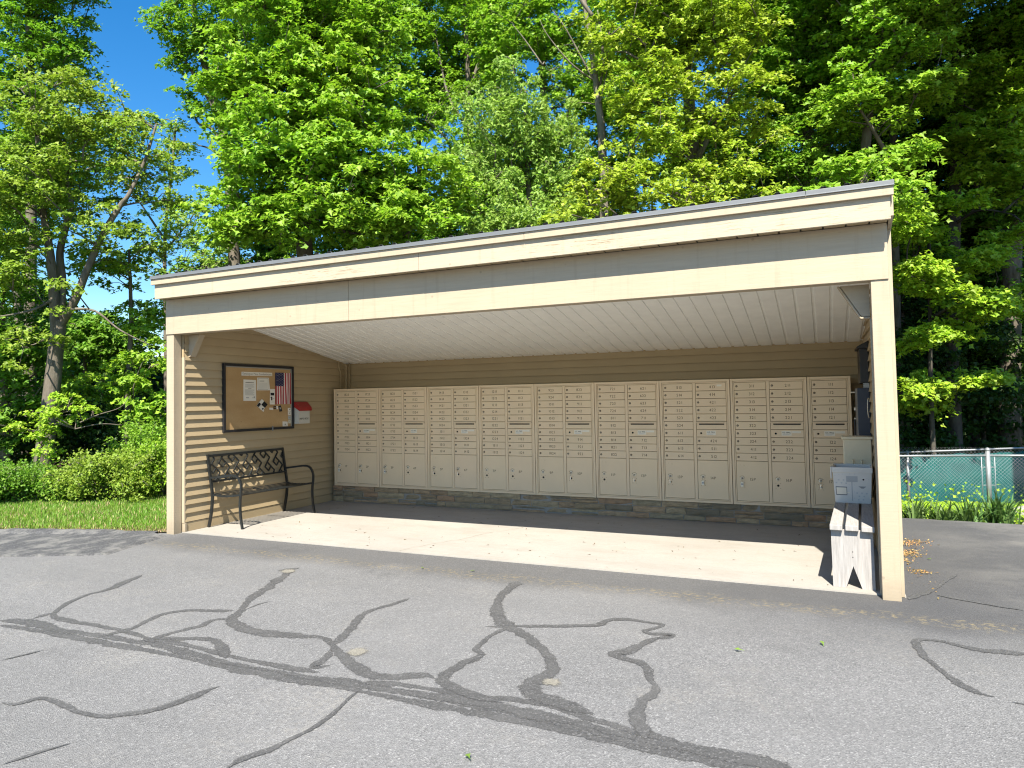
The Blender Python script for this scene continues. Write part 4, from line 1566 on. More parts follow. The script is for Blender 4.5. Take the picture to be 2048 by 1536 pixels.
mb.prism([(7.218, 1.954), (XR - 0.013, 1.954), (XR - 0.013, 2.03), (7.240, 1.988), (7.218, 1.975)], lambda p, q, tt: (p, tt, q), 2.18, 2.72)
mb.build("lid", m_black, t, 0.003)
mb = MB()
mb.box(7.266, XR - 0.013, 2.21, 2.24, 1.563, 1.611)
mb.build("bracket", m_galv, t, 0.002)

# ================================================================== VEGETATION
m_scrap = leaf_mat("brown_leaf_scrap", (0.11, 0.075, 0.035), hue=0.03, trans=0.1)
SUNV = np.array(SUN_DIR)
DENS = 2.5


def unit(a):
    return a / (np.linalg.norm(a, axis=-1, keepdims=True) + 1e-9)


LEAF_V = np.array([(0, 0, 0), (-0.46, 0.34, 0.10), (-0.17, 0.52, 0.03), (0, 1.0, -0.10), (0.17, 0.52, 0.03), (0.46, 0.34, 0.10)])
LEAF_V[:, 1] -= 0.45
LEAF_F = np.array([0, 3, 2, 1, 0, 5, 4, 3])


def leaf_mesh(name, pos, nrm, size, mat, stretch=1.0):
    n = len(pos)
    r = unit(RNG.normal(size=(n, 3)))
    r[:, 2] -= 0.5
    t = unit(np.cross(nrm, np.cross(r, nrm)))
    b = np.cross(nrm, t)
    lv = LEAF_V[None] * size[:, None, None]
    V = pos[:, None] + b[:, None] * lv[:, :, 0:1] / stretch + t[:, None] * lv[:, :, 1:2] * stretch + nrm[:, None] * lv[:, :, 2:3]
    loops = (np.arange(n)[:, None] * 6 + LEAF_F[None]).ravel()
    starts = np.arange(n * 2) * 4
    return fast_mesh(name, V.reshape(-1, 3), loops, starts, mat)


def sprays(blobs, dens=5.5, gap=0.0, maxn=900):
    dens, maxn = dens * DENS, int(maxn * DENS)
    out, rad = [], []
    for (c, r) in blobs:
        c, r = np.array(c), np.array(r)
        n = int(dens * 4.19 * r[0] * r[1] * r[2]) + 4
        d = unit(RNG.normal(size=(n, 3)))
        q = d * (RNG.random((n, 1)) ** (1 / 2.4)) * (1 + 0.22 * np.sin(d[:, :1] * 5.1 + c[0]) * np.cos(d[:, 1:2] * 4.3 + c[2]))
        # rows of q: lateral (camera right), depth, up
        p = c + q[:, 0:1] * r[0] * np.array([CR[0], CR[1], 0]) + q[:, 1:2] * r[1] * np.array([CF[0], CF[1], 0]) + q[:, 2:3] * r[2] * np.array([0, 0, 1.0])
        out.append(p)
    p = np.concatenate(out)
    if gap:
        f = np.sin(p[:, 0] * 2.3 + 1.7 * np.sin(p[:, 2] * 1.9)) * np.cos(p[:, 2] * 2.9 + 1.3 * np.sin(p[:, 1] * 2.1)) + 0.6 * np.sin(p[:, 1] * 4.7 + p[:, 2] * 3.3)
        p = p[f > -1.2 + gap * 1.6]
    if len(p) > maxn:
        p = p[RNG.choice(len(p), maxn, replace=False)]
    return p


def spray_leaves(S, rad, per, size, droop=0.35, flat=0.10, up=0.8, rnd=0.55):
    n = len(S)
    k = int(per * 1.3)
    size = size * 0.86
    R = rad * (0.65 + 0.7 * RNG.random((n, 1)))
    an = RNG.random((n, k)) * 2 * np.pi
    ph = RNG.random((n, 1)) * 6.28
    rho = np.sqrt(RNG.random((n, k))) * (0.72 + 0.28 * np.cos(an * 3 + ph))
    ox, oy = np.cos(an) * rho * R, np.sin(an) * rho * R
    oz = -droop * R * rho ** 2 + RNG.normal(size=(n, k)) * flat * R
    tilt = RNG.normal(size=(n, 2)) * 0.22
    oz = oz + ox * tilt[:, :1] + oy * tilt[:, 1:]
    P = S[:, None] + np.stack([ox, oy, oz], -1)
    rd = np.stack([np.cos(an) * rho, np.sin(an) * rho, np.zeros_like(an)], -1)
    N = np.array([0, 0, 1.0]) * up + rd * 0.5 + SUNV * 0.55 + RNG.normal(size=(n, k, 3)) * rnd
    s = size * (0.65 + 0.6 * RNG.random((n, k)))
    return P.reshape(-1, 3), unit(N).reshape(-1, 3), s.ravel()


def skeleton(mb, stems, S, twig=0.007):
    """stems: (points, r0, r1); then every spray is tied to the nearest wood below it"""
    nodes = []
    for pts, r0, r1 in stems:
        P = smoothpath(pts, 5)
        m = len(P)
        rs = [r0 + (r1 - r0) * i / (m - 1) for i in range(m)]
        mb.tube(P, rs, 9 if r0 > 0.06 else 6)
        for i in range(m - 1):
            for q in (0, 0.5):
                nodes.append(P[i] * (1 - q) + P[i + 1] * q)
    if S is None or not len(S):
        return
    N = np.array(nodes)
    nst = len(N)
    d0 = np.array([np.min(np.linalg.norm(N - s, axis=1)) for s in S])
    parent, pts = [], list(N)
    order = np.argsort(d0)
    par = {}
    cnt = {}
    for oi in order:
        s = S[oi]
        A = np.array(pts)
        dv = s - A
        cost = np.linalg.norm(dv, axis=1) + 1.1 * np.maximum(0, 0.15 - dv[:, 2]) + 0.25 * (np.arange(len(A)) >= nst)
        j = int(np.argmin(cost))
        a = A[j]
        mid = a * 0.5 + s * 0.5 + np.array([0, 0, 0.10 * np.linalg.norm(s - a)]) + RNG.normal(size=3) * 0.06 * np.linalg.norm(s - a)
        pts += [mid, s]
        im, is_ = len(pts) - 2, len(pts) - 1
        par[is_] = (im, j)
        cnt[is_] = 1
        cnt[im] = 1
    for i in range(len(pts) - 1, nst - 1, -2):
        im, j = par[i]
        c = cnt.get(i, 1)
        cnt[im] = cnt.get(im, 0) + c
        if j >= nst:
            # joins another twig: thicken everything below
            cnt[j] = cnt.get(j, 0) + c
            if j in par:
                pass
    for i in range(nst + 1, len(pts), 2):
        im, j = par[i]
        r = twig * (cnt[i] ** 0.5)
        r = min(r, 0.05)
        mb.tube([pts[j], pts[im], pts[i]], [r * 1.35, r, r * 0.55], 4)


def px(*pp):
    return [atv(u, v, d) for u, v, d in pp]


def blob(u, v, d, rl, rd, rv):
    return (atv(u, v, d), (rl, rd, rv))


def tree(label, stems, blobs, mat, group="trees behind the shelter", name="maple_tree", cat="tree", dens=5.5, gap=0.0, rad=0.40, per=66, size=0.125,
         bark=None, droop=0.35, flat=0.10, maxn=900, stretch=1.0, up=0.8, rnd=0.55, twig=0.007):
    base = np.array(stems[0][0][0])
    t = thing(name, label, cat, tuple(base), group)
    S = sprays(blobs, dens, gap, maxn) if blobs else None
    mb = MB()
    skeleton(mb, stems, S, twig)
    mb.build("trunk", bark or m_bark, t)
    if blobs:
        P, N, s = spray_leaves(S, rad, per, size, droop, flat, up, rnd)
        me = leaf_mesh("crown", P - base, N, s, LM[mat], stretch)
        ob = bpy.data.objects.new("crown", me)
        COL.objects.link(ob)
        ob.parent = t
    return t


def stem(r0, r1, *pp):
    return (px(*pp), r0, r1)


def trunk(u, d, v_list, r0, r1, zb=None, du=0):
    """upright trunk from the ground through photo points (u, v)"""
    b = at(u + du, d)
    b[2] = ground_h(b[0], b[1]) - 0.1
    return ([b] + [atv(uu, vv, d) for uu, vv in v_list], r0, r1)


# ---- left side
tree("olive-leaved tree with three bare forking stems left of the shelter",
     [trunk(78, 13.5, [(92, 880), (106, 760), (113, 690), (120, 640)], 0.17, 0.12),
      stem(0.10, 0.03, (113, 690, 13.5), (106, 560, 13.4), (96, 480, 13.4), (86, 420, 13.4), (80, 330, 13.5), (66, 200, 13.6)),
      stem(0.085, 0.03, (120, 640, 13.5), (124, 560, 13.6), (120, 505, 13.6), (133, 450, 13.6), (143, 408, 13.6), (134, 360, 13.7), (130, 280, 13.8)),
      stem(0.085, 0.02, (118, 655, 13.5), (150, 600, 13.4), (172, 545, 13.3), (205, 470, 13.3), (240, 412, 13.4), (258, 388, 13.4), (290, 320, 13.6), (312, 250, 13.8)),
      stem(0.03, 0.008, (104, 600, 13.4), (70, 618, 13.0), (30, 628, 12.8), (-10, 634, 12.6)),
      stem(0.028, 0.008, (140, 618, 13.4), (190, 622, 13.2), (240, 660, 13.1), (300, 690, 13.2)),
      stem(0.02, 0.005, (112, 690, 13.4), (90, 680, 13.2), (62, 690, 13.0), (40, 672, 12.9))],
     [blob(60, 380, 13.4, 1.3, 1.3, 1.0), blob(200, 310, 13.8, 1.5, 1.3, 1.0), blob(20, 520, 13.1, .8, .9, .8), blob(300, 420, 14.0, .8, .9, .8), blob(150, 210, 13.9, 1.3, 1.2, .8),
      blob(60, 260, 13.6, 1.0, 1.0, .7), blob(260, 500, 13.8, .9, .8, .35), blob(70, 700, 12.6, .7, .6, .4), blob(20, 420, 12.8, .7, .6, .7), blob(130, 590, 12.9, .5, .4, .3), blob(180, 440, 13.0, .6, .5, .4)], "olive", dens=4.3, gap=0.36, rad=0.36, per=60, size=0.105, bark=m_bark, name="maple_tree")
tree("tall dark green tree at the left edge under the blue sky",
     [trunk(58, 17.5, [(60, 700), (63, 330), (60, 100), (50, -160)], 0.17, 0.06)],
     [blob(50, 30, 17.5, 1.5, 1.5, 1.3), blob(100, 120, 17.4, .95, 1.0, 1.2), blob(20, 200, 17.3, 1.0, 1.2, 1.2), blob(120, -40, 17.5, 1.0, 1.2, .8), blob(40, -160, 17.5, 1.6, 1.5, 1.0), blob(70, 300, 17.3, .9, 1, .8), blob(170, 300, 17.5, 1.1, 1.0, .9)],
     "maple", dens=4.6, gap=0.2, rad=0.42, per=60)
tree("low dense dark maple at the left edge beside the forked tree",
     [trunk(12, 14.5, [(10, 800), (5, 650), (10, 500)], 0.10, 0.03)],
     [blob(-20, 640, 14.3, 1.3, 1.1, 1.2), blob(40, 740, 14.6, 1.0, .9, .8), blob(-10, 820, 14.2, .9, .9, .6), blob(-40, 470, 14.5, 1.0, 1, 1.1)], "deep", dens=5, gap=0.2)
tree("green maple with open lower branches against the shelter's left post",
     [trunk(250, 15.0, [(255, 800), (262, 640), (258, 500)], 0.08, 0.025)],
     [blob(305, 820, 13.8, .5, .7, .5), blob(300, 720, 14.0, .7, .8, .5), blob(225, 750, 14.4, .8, .8, .35), blob(300, 630, 15.2, .7, .9, .45), blob(210, 530, 15.0, 1.0, 1, .45), blob(160, 800, 15.0, .9, .9, .6)], "bright", dens=3.8, gap=0.34, rad=0.36)
tree("slender leaning tree with dark limbs against the blue sky gap",
     [trunk(478, 17.5, [(470, 560), (463, 430), (456, 330), (440, 240), (414, 150), (394, 60), (378, -80)], 0.16, 0.05),
      stem(0.05, 0.015, (440, 240, 17.5), (412, 190, 17.4), (370, 120, 17.3), (340, 70, 17.2), (318, 35, 17.2)),
      stem(0.05, 0.015, (450, 290, 17.5), (420, 255, 17.6), (395, 245, 17.7), (380, 200, 17.8)),
      stem(0.045, 0.012, (455, 330, 17.4), (425, 300, 17.2), (395, 290, 17.1)),
      stem(0.05, 0.015, (446, 260, 17.5), (462, 160, 17.5), (470, 60, 17.5), (472, -60, 17.5))],
     [blob(400, 40, 17.4, .95, 1.0, 1.0), blob(330, 50, 17.2, .42, .5, .5), blob(365, 110, 17.3, .55, .6, .5), blob(380, 195, 17.4, .45, .5, .4), blob(480, 60, 17.5, .9, 1.0, 1.3), blob(470, 230, 17.3, .6, .7, .9), blob(400, -90, 17.5, 1.0, 1, .8)],
     "maple", dens=6.5, gap=0.2, rad=0.36, per=58, size=0.12)
tree("sparse young tree between the olive tree and the leaning tree",
     [trunk(335, 18.5, [(332, 700), (330, 480), (345, 330), (352, 240)], 0.07, 0.02),
      stem(0.035, 0.01, (330, 480, 18.5), (290, 420, 18.4), (262, 380, 18.3)), stem(0.03, 0.01, (332, 500, 18.5), (380, 440, 18.5), (400, 400, 18.5))],
     [blob(345, 310, 18.5, .8, .9, .9), blob(300, 270, 18.5, .5, .6, .6), blob(385, 430, 18.3, .9, .9, .8), blob(310, 470, 18.4, .9, .9, .7), blob(430, 490, 17.5, .9, .9, .7), blob(350, 545, 17.5, 1.0, .9, .3)], "pale", dens=3.4, gap=0.42, rad=0.34, per=52, size=0.11)

# ---- centre
tree("broad dense bright green maple rising behind the left half of the roof",
     [trunk(615, 14.5, [(612, 560), (600, 400), (590, 200), (588, 0), (590, -170)], 0.20, 0.07),
      stem(0.08, 0.02, (600, 400, 14.5), (540, 300, 14.2), (480, 200, 14.0)), stem(0.08, 0.02, (598, 380, 14.5), (690, 270, 14.2), (760, 150, 14.2)), stem(0.07, 0.02, (605, 440, 14.5), (720, 390, 14.0), (850, 340, 13.9))],
     [blob(580, 110, 14.2, 1.5, 1.4, 1.3), blob(700, 190, 14.1, 1.5, 1.4, 1.2), blob(545, 320, 13.8, 1.45, 1.4, 1.1), blob(700, 350, 13.6, 1.6, 1.5, 1.1), blob(850, 370, 13.8, 1.0, 1.1, .9), blob(480, 190, 14.0, .8, .9, .9),
      blob(600, -60, 14.2, 1.6, 1.4, 1.2), blob(730, 40, 14.3, .9, 1.0, .9), blob(470, 440, 13.9, .8, .9, .7), blob(600, 440, 13.3, 1.2, 1.1, .6), blob(780, 440, 13.2, 1.2, 1.1, .5)], "bright", dens=5.2, gap=0.16, maxn=1100, size=0.14)
tree("thin open tree with dark ascending limbs right of the broad maple",
     [trunk(962, 19, [(955, 480), (940, 260), (935, 120), (925, -40)], 0.13, 0.035),
      stem(0.05, 0.012, (940, 260, 19), (900, 200, 19), (880, 120, 19), (868, 40, 19)), stem(0.05, 0.012, (938, 180, 19), (965, 100, 19), (985, 20, 19), (1000, -60, 19)),
      stem(0.05, 0.012, (950, 400, 19), (900, 290, 18.8), (870, 255, 18.7), (850, 240, 18.7))],
     [blob(862, 55, 19, .65, .7, .9), blob(955, 55, 19, .9, .9, 1.3), blob(890, 180, 18.8, .7, .8, .8), blob(915, 290, 18.6, .9, .9, .9), blob(985, 160, 18.9, .7, .8, 1.0), blob(900, -60, 19, 1.2, 1, .8)], "bright", dens=6.0, gap=0.38, rad=0.36, per=50, size=0.11)
tree("pale soft-leaved tree with drooping sprays above the middle of the roof",
     [trunk(1068, 15.2, [(1064, 520), (1056, 350), (1050, 180)], 0.10, 0.03)],
     [blob(1010, 250, 15.1, 1.05, 1.1, 1.2), blob(1090, 300, 15.0, .9, 1.0, 1.1), blob(960, 370, 14.6, .75, .8, .8), blob(1075, 420, 14.2, 1.1, 1.0, .5), blob(985, 460, 14.0, .8, .8, .4)], "pale", dens=7.5, gap=0.12, rad=0.30, per=70, size=0.095, droop=0.9, flat=0.2, up=0.35, rnd=0.7, stretch=1.35)
tree("green maple crown behind the bare dead trunk",
     [trunk(1095, 18, [(1095, 500), (1090, 250), (1080, 50), (1080, -80)], 0.14, 0.05)],
     [blob(1050, 70, 17.6, 1.2, 1.2, 1.3), blob(1130, 40, 17.8, 1.1, 1.1, 1.1), blob(1080, -70, 18, 1.6, 1.3, 1.0), blob(1160, 200, 17.5, .9, 1, 1.0), blob(1240, 220, 17.6, .9, 1, 1.2), blob(1200, 380, 17.0, 1.2, 1.1, 1.1)], "bright", dens=5, gap=0.25)
tree("bare pale dead trunk with thin upright branches above the roof",
     [trunk(1212, 15.5, [(1208, 420), (1203, 262), (1196, 200), (1189, 140), (1178, 70), (1166, -20)], 0.105, 0.04),
      stem(0.035, 0.01, (1196, 185, 15.5), (1207, 130, 15.5), (1203, 70, 15.5), (1195, 20, 15.5)), stem(0.03, 0.006, (1190, 165, 15.5), (1160, 110, 15.4), (1130, 55, 15.3), (1105, 20, 15.3)),
      stem(0.022, 0.005, (1186, 160, 15.5), (1140, 125, 15.3), (1095, 70, 15.2), (1080, 40, 15.2)), stem(0.05, 0.02, (1150, -20, 14.9), (1180, 25, 14.9), (1215, 62, 14.9), (1245, 105, 14.9), (1275, 138, 14.9)),
      stem(0.02, 0.005, (1085, 130, 15.2), (1050, 80, 15.2), (1026, 50, 15.2)), stem(0.02, 0.006, (1200, 205, 15.4), (1208, 170, 15.3), (1216, 130, 15.3))],
     [blob(1150, 150, 15.8, .8, .5, .8)], "pale", dens=3, gap=0.4, rad=0.28, per=30, size=0.09, bark=m_bark_pale, name="dead_tree")
tree("large yellow-green flowering tree over the right half of the roof",
     [trunk(1395, 14.5, [(1390, 480), (1386, 300), (1370, 100), (1362, -120)], 0.19, 0.06),
      stem(0.07, 0.02, (1386, 300, 14.5), (1320, 210, 14.2), (1290, 120, 14.1)), stem(0.07, 0.02, (1388, 330, 14.4), (1440, 230, 14.0), (1480, 160, 13.9)), stem(0.06, 0.02, (1390, 400, 14.3), (1300, 370, 13.7), (1215, 345, 13.4))],
     [blob(1310, 40, 14.2, 1.35, 1.3, 1.2), blob(1430, 70, 14.1, 1.2, 1.3, 1.2), blob(1290, 190, 13.9, .85, 1, .7), blob(1470, 215, 13.6, .95, 1, .75), blob(1340, 265, 13.4, .8, .9, .45), blob(1215, 365, 13.3, .95, .9, .55), blob(1330, 385, 13.1, .95, .9, .4), blob(1490, 370, 13.0, .7, .8, .4),
      blob(1360, -100, 14.3, 1.8, 1.5, 1.0), blob(1180, 430, 13, .7, .7, .3), blob(1440, 330, 13.5, .6, .7, .35)], "yellow", dens=5.6, gap=0.15, rad=0.36, per=64, size=0.115, droop=0.55, maxn=1100)
tree("bright green maple behind the yellow tree's right side",
     [trunk(1620, 16.5, [(1622, 420), (1612, 200), (1602, 0), (1600, -140)], 0.17, 0.06),
      stem(0.05, 0.015, (1612, 200, 16.4), (1660, 110, 16.2), (1690, 30, 16.1)), stem(0.05, 0.015, (1618, 300, 16.4), (1560, 230, 16.1), (1530, 170, 16.0))],
     [blob(1565, 60, 16.2, 1.3, 1.3, 1.4), blob(1680, 30, 16.2, 1.2, 1.2, 1.3), blob(1625, 200, 15.9, 1.2, 1.2, 1.0), blob(1560, 300, 15.5, .85, .9, .7), blob(1530, 180, 16.4, .9, .9, .9), blob(1620, -110, 16.5, 1.9, 1.5, 1.0), blob(1480, -20, 16.6, 1.3, 1.2, 1.2), blob(1640, 350, 15.5, .7, .8, .5)], "maple", dens=5.2, gap=0.22, size=0.135)
tree("green maple with spreading sprays above the roof's right corner",
     [trunk(1725, 14.5, [(1720, 700), (1722, 420), (1740, 200), (1755, 0), (1765, -150)], 0.13, 0.05),
      stem(0.05, 0.012, (1722, 420, 14.4), (1730, 400, 12.9), (1690, 395, 11.8), (1620, 405, 11.6)), stem(0.05, 0.012, (1785, 330, 14.4), (1740, 250, 14.0), (1700, 190, 13.8))],
     [blob(1760, 60, 14.3, 1.1, 1.2, 1.1), blob(1850, 30, 14.3, 1.0, 1.2, 1.1), blob(1770, 190, 14.0, .95, 1.0, .6), blob(1700, 180, 14.0, .7, .8, .6), blob(1860, 170, 13.8, .6, .7, .35), blob(1710, 330, 12.2, .6, .7, .3), blob(1690, 392, 11.6, .75, .7, .3), blob(1770, 395, 11.6, .55, .7, .32), blob(1790, 300, 13.0, .6, .7, .3), blob(1610, 400, 11.9, .5, .6, .22),
      blob(1800, -120, 14.2, 2.0, 1.7, 1.0)], "bright", dens=6.0, gap=0.14, rad=0.38, per=66, size=0.13)

# ---- right side: a tall maple whose high crown keeps its own lower branches dark
tree("tall maple with layered sunlit branches right of the shelter",
     [trunk(1905, 17.5, [(1905, 700), (1910, 400), (1912, 100), (1915, -200)], 0.16, 0.08),
      stem(0.045, 0.01, (1906, 560, 17.6), (1860, 520, 16.2), (1825, 510, 15.5)), stem(0.045, 0.01, (1908, 450, 17.6), (1960, 420, 16.4), (2030, 430, 15.6)), stem(0.04, 0.01, (1906, 640, 17.6), (1950, 610, 16.4), (1985, 600, 15.8)), stem(0.04, 0.01, (1910, 330, 17.6), (1960, 290, 16.6), (2010, 270, 16.1))],
     [blob(1825, 455, 15.4, 0.55, 0.78, 0.36), blob(1830, 540, 15.5, 0.65, 0.78, 0.29), blob(1880, 570, 15.7, 0.65, 0.78, 0.26), blob(1955, 512, 15.8, 0.72, 0.78, 0.26), blob(1960, 600, 15.8, 0.72, 0.78, 0.39), blob(1890, 660, 16.1, 0.65, 0.78, 0.23), blob(1830, 680, 15.7, 0.52, 0.65, 0.20), blob(1935, 755, 16.3, 0.59, 0.65, 0.20), blob(1840, 760, 16.3, 0.59, 0.78, 0.33), blob(1850, 800, 16.5, 0.65, 0.78, 0.26),
      blob(1960, 150, 16.5, 0.78, 1.04, 0.59), blob(1985, 190, 16.4, 0.91, 1.04, 0.52), blob(1930, 265, 16.5, 0.91, 1.04, 0.45), blob(2020, 265, 16.4, 1.04, 1.04, 0.52), blob(1985, 330, 16.3, 0.78, 0.91, 0.39), blob(2040, 360, 16.1, 0.78, 0.91, 0.52), blob(2035, 455, 15.9, 0.65, 0.78, 0.33), blob(2040, 600, 16.3, 0.78, 0.78, 0.33), blob(2000, 30, 16.7, 1.17, 1.30, 0.65),
      blob(1960, -170, 15.9, 3.12, 2.86, 1.04), blob(2150, 60, 16.3, 1.82, 2.08, 1.82), blob(2100, -330, 15.5, 2.86, 2.60, 1.04)], "lime", dens=4.2, gap=0.06, rad=0.46, per=72, size=0.155, maxn=1300, droop=0.4, bark=m_bark_dark)
tree("young maple with flat sunlit sprays directly beside the right post",
     [trunk(1862, 16.0, [(1862, 800), (1860, 600), (1856, 430), (1850, 380)], 0.06, 0.02)],
     [blob(1822, 445, 14.3, .42, .6, .2), blob(1838, 535, 14.3, .55, .6, .2), blob(1890, 575, 14.6, .5, .6, .16), blob(1962, 520, 14.8, .5, .6, .18), blob(1975, 605, 14.8, .55, .6, .26), blob(1870, 665, 14.8, .45, .6, .14), blob(1945, 762, 15.2, .4, .5, .13), blob(1835, 770, 15.0, .4, .5, .14), blob(1920, 400, 14.6, .5, .6, .2)],
     "lime", dens=10, gap=0.0, rad=0.36, per=60, size=0.13, bark=m_bark_dark, droop=0.3, name="maple_tree")
for i, (u, d, r, v1, lab) in enumerate(((2022, 18.5, 0.30, 300, "thick trunk with a sunlit patch at the right edge behind the fences"), (1948, 20.0, 0.17, 200, "dark straight tree trunk left of the thick right-edge trunk"),
                                        (1868, 20.5, 0.16, 200, "dark trunk behind the fence nearest the shelter's right post"), (1836, 21.0, 0.08, 300, "thin pale trunk just right of the shelter's right post"), (2090, 17.0, 0.2, 100, "dark tree just past the right edge"))):
    if i == 4:
        continue
    tree(lab, [trunk(u, d, [(u - 3, 850), (u, 600), (u + 8, v1)], r, r * 0.6)],
         [blob(u - 20, v1 + 60, d, 1.5, 1.4, 1.6), blob(u + 30, v1 + 300, d + .4, 1.3, 1.2, 1.2), blob(u - 40, 700, d + .6, 1.2, 1.0, .7)], "deep", group="shaded trees behind the fences", name="woodland_tree", dens=4.0, gap=0.1, size=0.14, bark=m_bark if i == 0 else m_bark_dark)
# unseen tree added so its high crown shades the trees behind the fences
tree("unseen maple added past the right edge to shade the trees behind the fences",
     [trunk(2350, 11.0, [(2345, 600), (2330, 100), (2290, -300)], 0.2, 0.1), stem(0.09, 0.03, (2330, 100, 11.0), (2200, -200, 10.6), (2050, -380, 10.2), (1900, -480, 9.8))],
     [blob(2080, -280, 11.6, 1.6, 1.5, .9), blob(2050, -420, 12.4, 2.0, 1.6, .9), blob(2280, -250, 11.5, 1.8, 1.8, 1.2), blob(2300, 60, 11.5, 1.0, 1.3, 1.3)],
     "maple", dens=4.0, gap=0.05, size=0.15, maxn=900)
# a second rank of trees closes most of the gaps
for i, (u, v, d, rl, rv, m_, lab) in enumerate((
        (690, 470, 19.0, 2.0, 1.3, "maple", "low green crown behind the broad maple, above the roof's left half"),
        (480, 520, 19.5, 1.5, 1.0, "deep", "dark green crown low behind the leaning tree's foot"),
        (900, 470, 19.5, 1.9, 1.0, "maple", "green crown low between the thin open tree and the pale tree"),
        (1260, 120, 20.0, 1.7, 2.2, "bright", "green crown behind the bare dead trunk and the yellow tree"),
        (1490, 400, 19.5, 2.0, 1.4, "deep", "dark green crown behind the yellow tree, low over the roof"),
        (1700, 330, 19.0, 1.7, 1.7, "deep", "dark green crown behind the roof's right corner"),
        (1530, 40, 20.0, 1.6, 2.0, "maple", "green crown filling the gap right of the yellow tree"),
        (1120, 420, 19.0, 1.9, 1.1, "maple", "green crown low behind the pale drooping tree"),
        (170, 700, 19.0, 2.2, 1.0, "deep", "dark low crown beneath the olive tree at the left"),
        (700, 60, 19.0, 2.2, 1.9, "maple", "tall green crown behind the broad maple's top"),
        (930, 90, 21.0, 1.5, 1.8, "bright", "bright green crown filling the view behind the thin open tree"),
        (835, 200, 21.5, 1.1, 1.3, "maple", "slim green crown filling the view beside the broad maple's right edge"),
        (1010, 360, 20.0, 1.6, 1.3, "maple", "green crown low behind the pale tree's left side"),
        (1380, 300, 19.0, 1.7, 1.2, "bright", "green crown behind the yellow tree's lower branches"),
        (1640, 120, 20.5, 1.6, 2.0, "maple", "tall green crown behind the maple right of the yellow tree"),
        (1800, 480, 20.0, 1.5, 1.6, "deep", "dark crown beside the roof's right corner"),
        (2020, 150, 21.0, 2.2, 2.2, "deep", "dark tall crown at the top right of the picture"),
        (30, 380, 20.0, 1.6, 1.6, "maple", "green crown behind the olive tree at the left edge"),
        (1780, 60, 18.5, 1.9, 1.8, "deep", "dark tall crown behind the green maple at the roof's corner"))):
    tree(lab, [trunk(u + 10, d, [(u + 5, v + 200), (u, v)], 0.12, 0.05)], [blob(u, v, d, rl, 1.3, rv), blob(u + 60, v - 40, d + .5, rl * .6, 1, rv * .6)], m_, group="second rank of trees behind the shelter", name="woodland_tree", dens=4.4, gap=0.06, size=0.14)
# dark understorey saplings
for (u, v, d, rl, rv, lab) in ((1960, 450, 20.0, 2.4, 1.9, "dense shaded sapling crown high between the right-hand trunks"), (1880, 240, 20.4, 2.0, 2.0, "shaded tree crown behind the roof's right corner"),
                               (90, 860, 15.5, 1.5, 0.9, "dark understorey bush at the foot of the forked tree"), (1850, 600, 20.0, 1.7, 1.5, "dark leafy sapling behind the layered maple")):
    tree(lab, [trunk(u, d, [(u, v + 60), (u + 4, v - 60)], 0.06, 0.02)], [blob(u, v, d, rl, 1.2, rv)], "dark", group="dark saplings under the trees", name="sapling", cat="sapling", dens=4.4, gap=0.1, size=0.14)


# ---- shrubs on the left, edge of the lawn
def shrub(label, u, d, w, h, mat, dens=30, twigs=26, group="shrubs along the lawn", lean=0.0, size=0.055):
    b = at(u, d)
    b[2] = -0.06
    t = thing("shrub", label, "shrub", tuple(b), group)
    mb = MB()
    ends = []
    for i in range(twigs):
        a = RNG.random() * 6.28
        rr = w * (0.25 + 0.75 * RNG.random())
        e = b + np.array([math.cos(a) * rr, math.sin(a) * rr * 0.8, h * (0.45 + 0.6 * RNG.random())])
        m = b * 0.5 + e * 0.5 + np.array([-math.cos(a) * rr * .12, 0, h * 0.16])
        mb.tube([b + np.array([math.cos(a), math.sin(a), 0]) * 0.08, m, e, e + np.array([math.cos(a) * .12, math.sin(a) * .1, -0.06])], [0.011, 0.007, 0.004, 0.002], 4)
        ends += [m * 0.4 + e * 0.6, e, m]
    mb.build("stems", m_bark_pale, t)
    E_ = np.array(ends)
    extra = b + np.stack([RNG.normal(size=dens * 4) * w * 0.5, RNG.normal(size=dens * 4) * w * 0.4, h * (0.15 + 0.85 * RNG.random(dens * 4) ** 0.8)], -1)
    k = ((extra - b)[:, 0] / (w * 1.05)) ** 2 + ((extra - b)[:, 1] / (w * .9)) ** 2 + ((extra - b)[:, 2] / (h * 1.1)) ** 2
    S = np.concatenate([E_, extra[k < 1]])
    P, N, s = spray_leaves(S, 0.16, 34, size, 0.4, 0.35, 0.6, 0.8)
    me = leaf_mesh("leaves", P - b, N, s, LM[mat])
    ob = bpy.data.objects.new("leaves", me)
    COL.objects.link(ob)
    ob.parent = t
    return t


shrub("bright green rounded shrub touching the shelter's left post", 318, 11.9, 0.70, 0.95, "bright", 40)
shrub("yellow-green arching shrub with bare twigs inside, in the middle of the hedge row", 232, 11.6, 0.80, 0.80, "olive", 30, 60)
shrub("loose leafy shrub at the left end of the sunlit row", 160, 11.5, 0.55, 0.58, "olive", 18, 40)
shrub("low dark shrub in the shade at the left edge of the lawn", 60, 11.6, 0.8, 0.6, "deep", 26)
shrub("shaded shrub at the far left of the lawn", -30, 11.4, 0.7, 0.7, "deep", 24)
shrub("tall green shrub behind the hedge row beside the post", 290, 12.9, 0.7, 1.2, "maple", 36, 30)
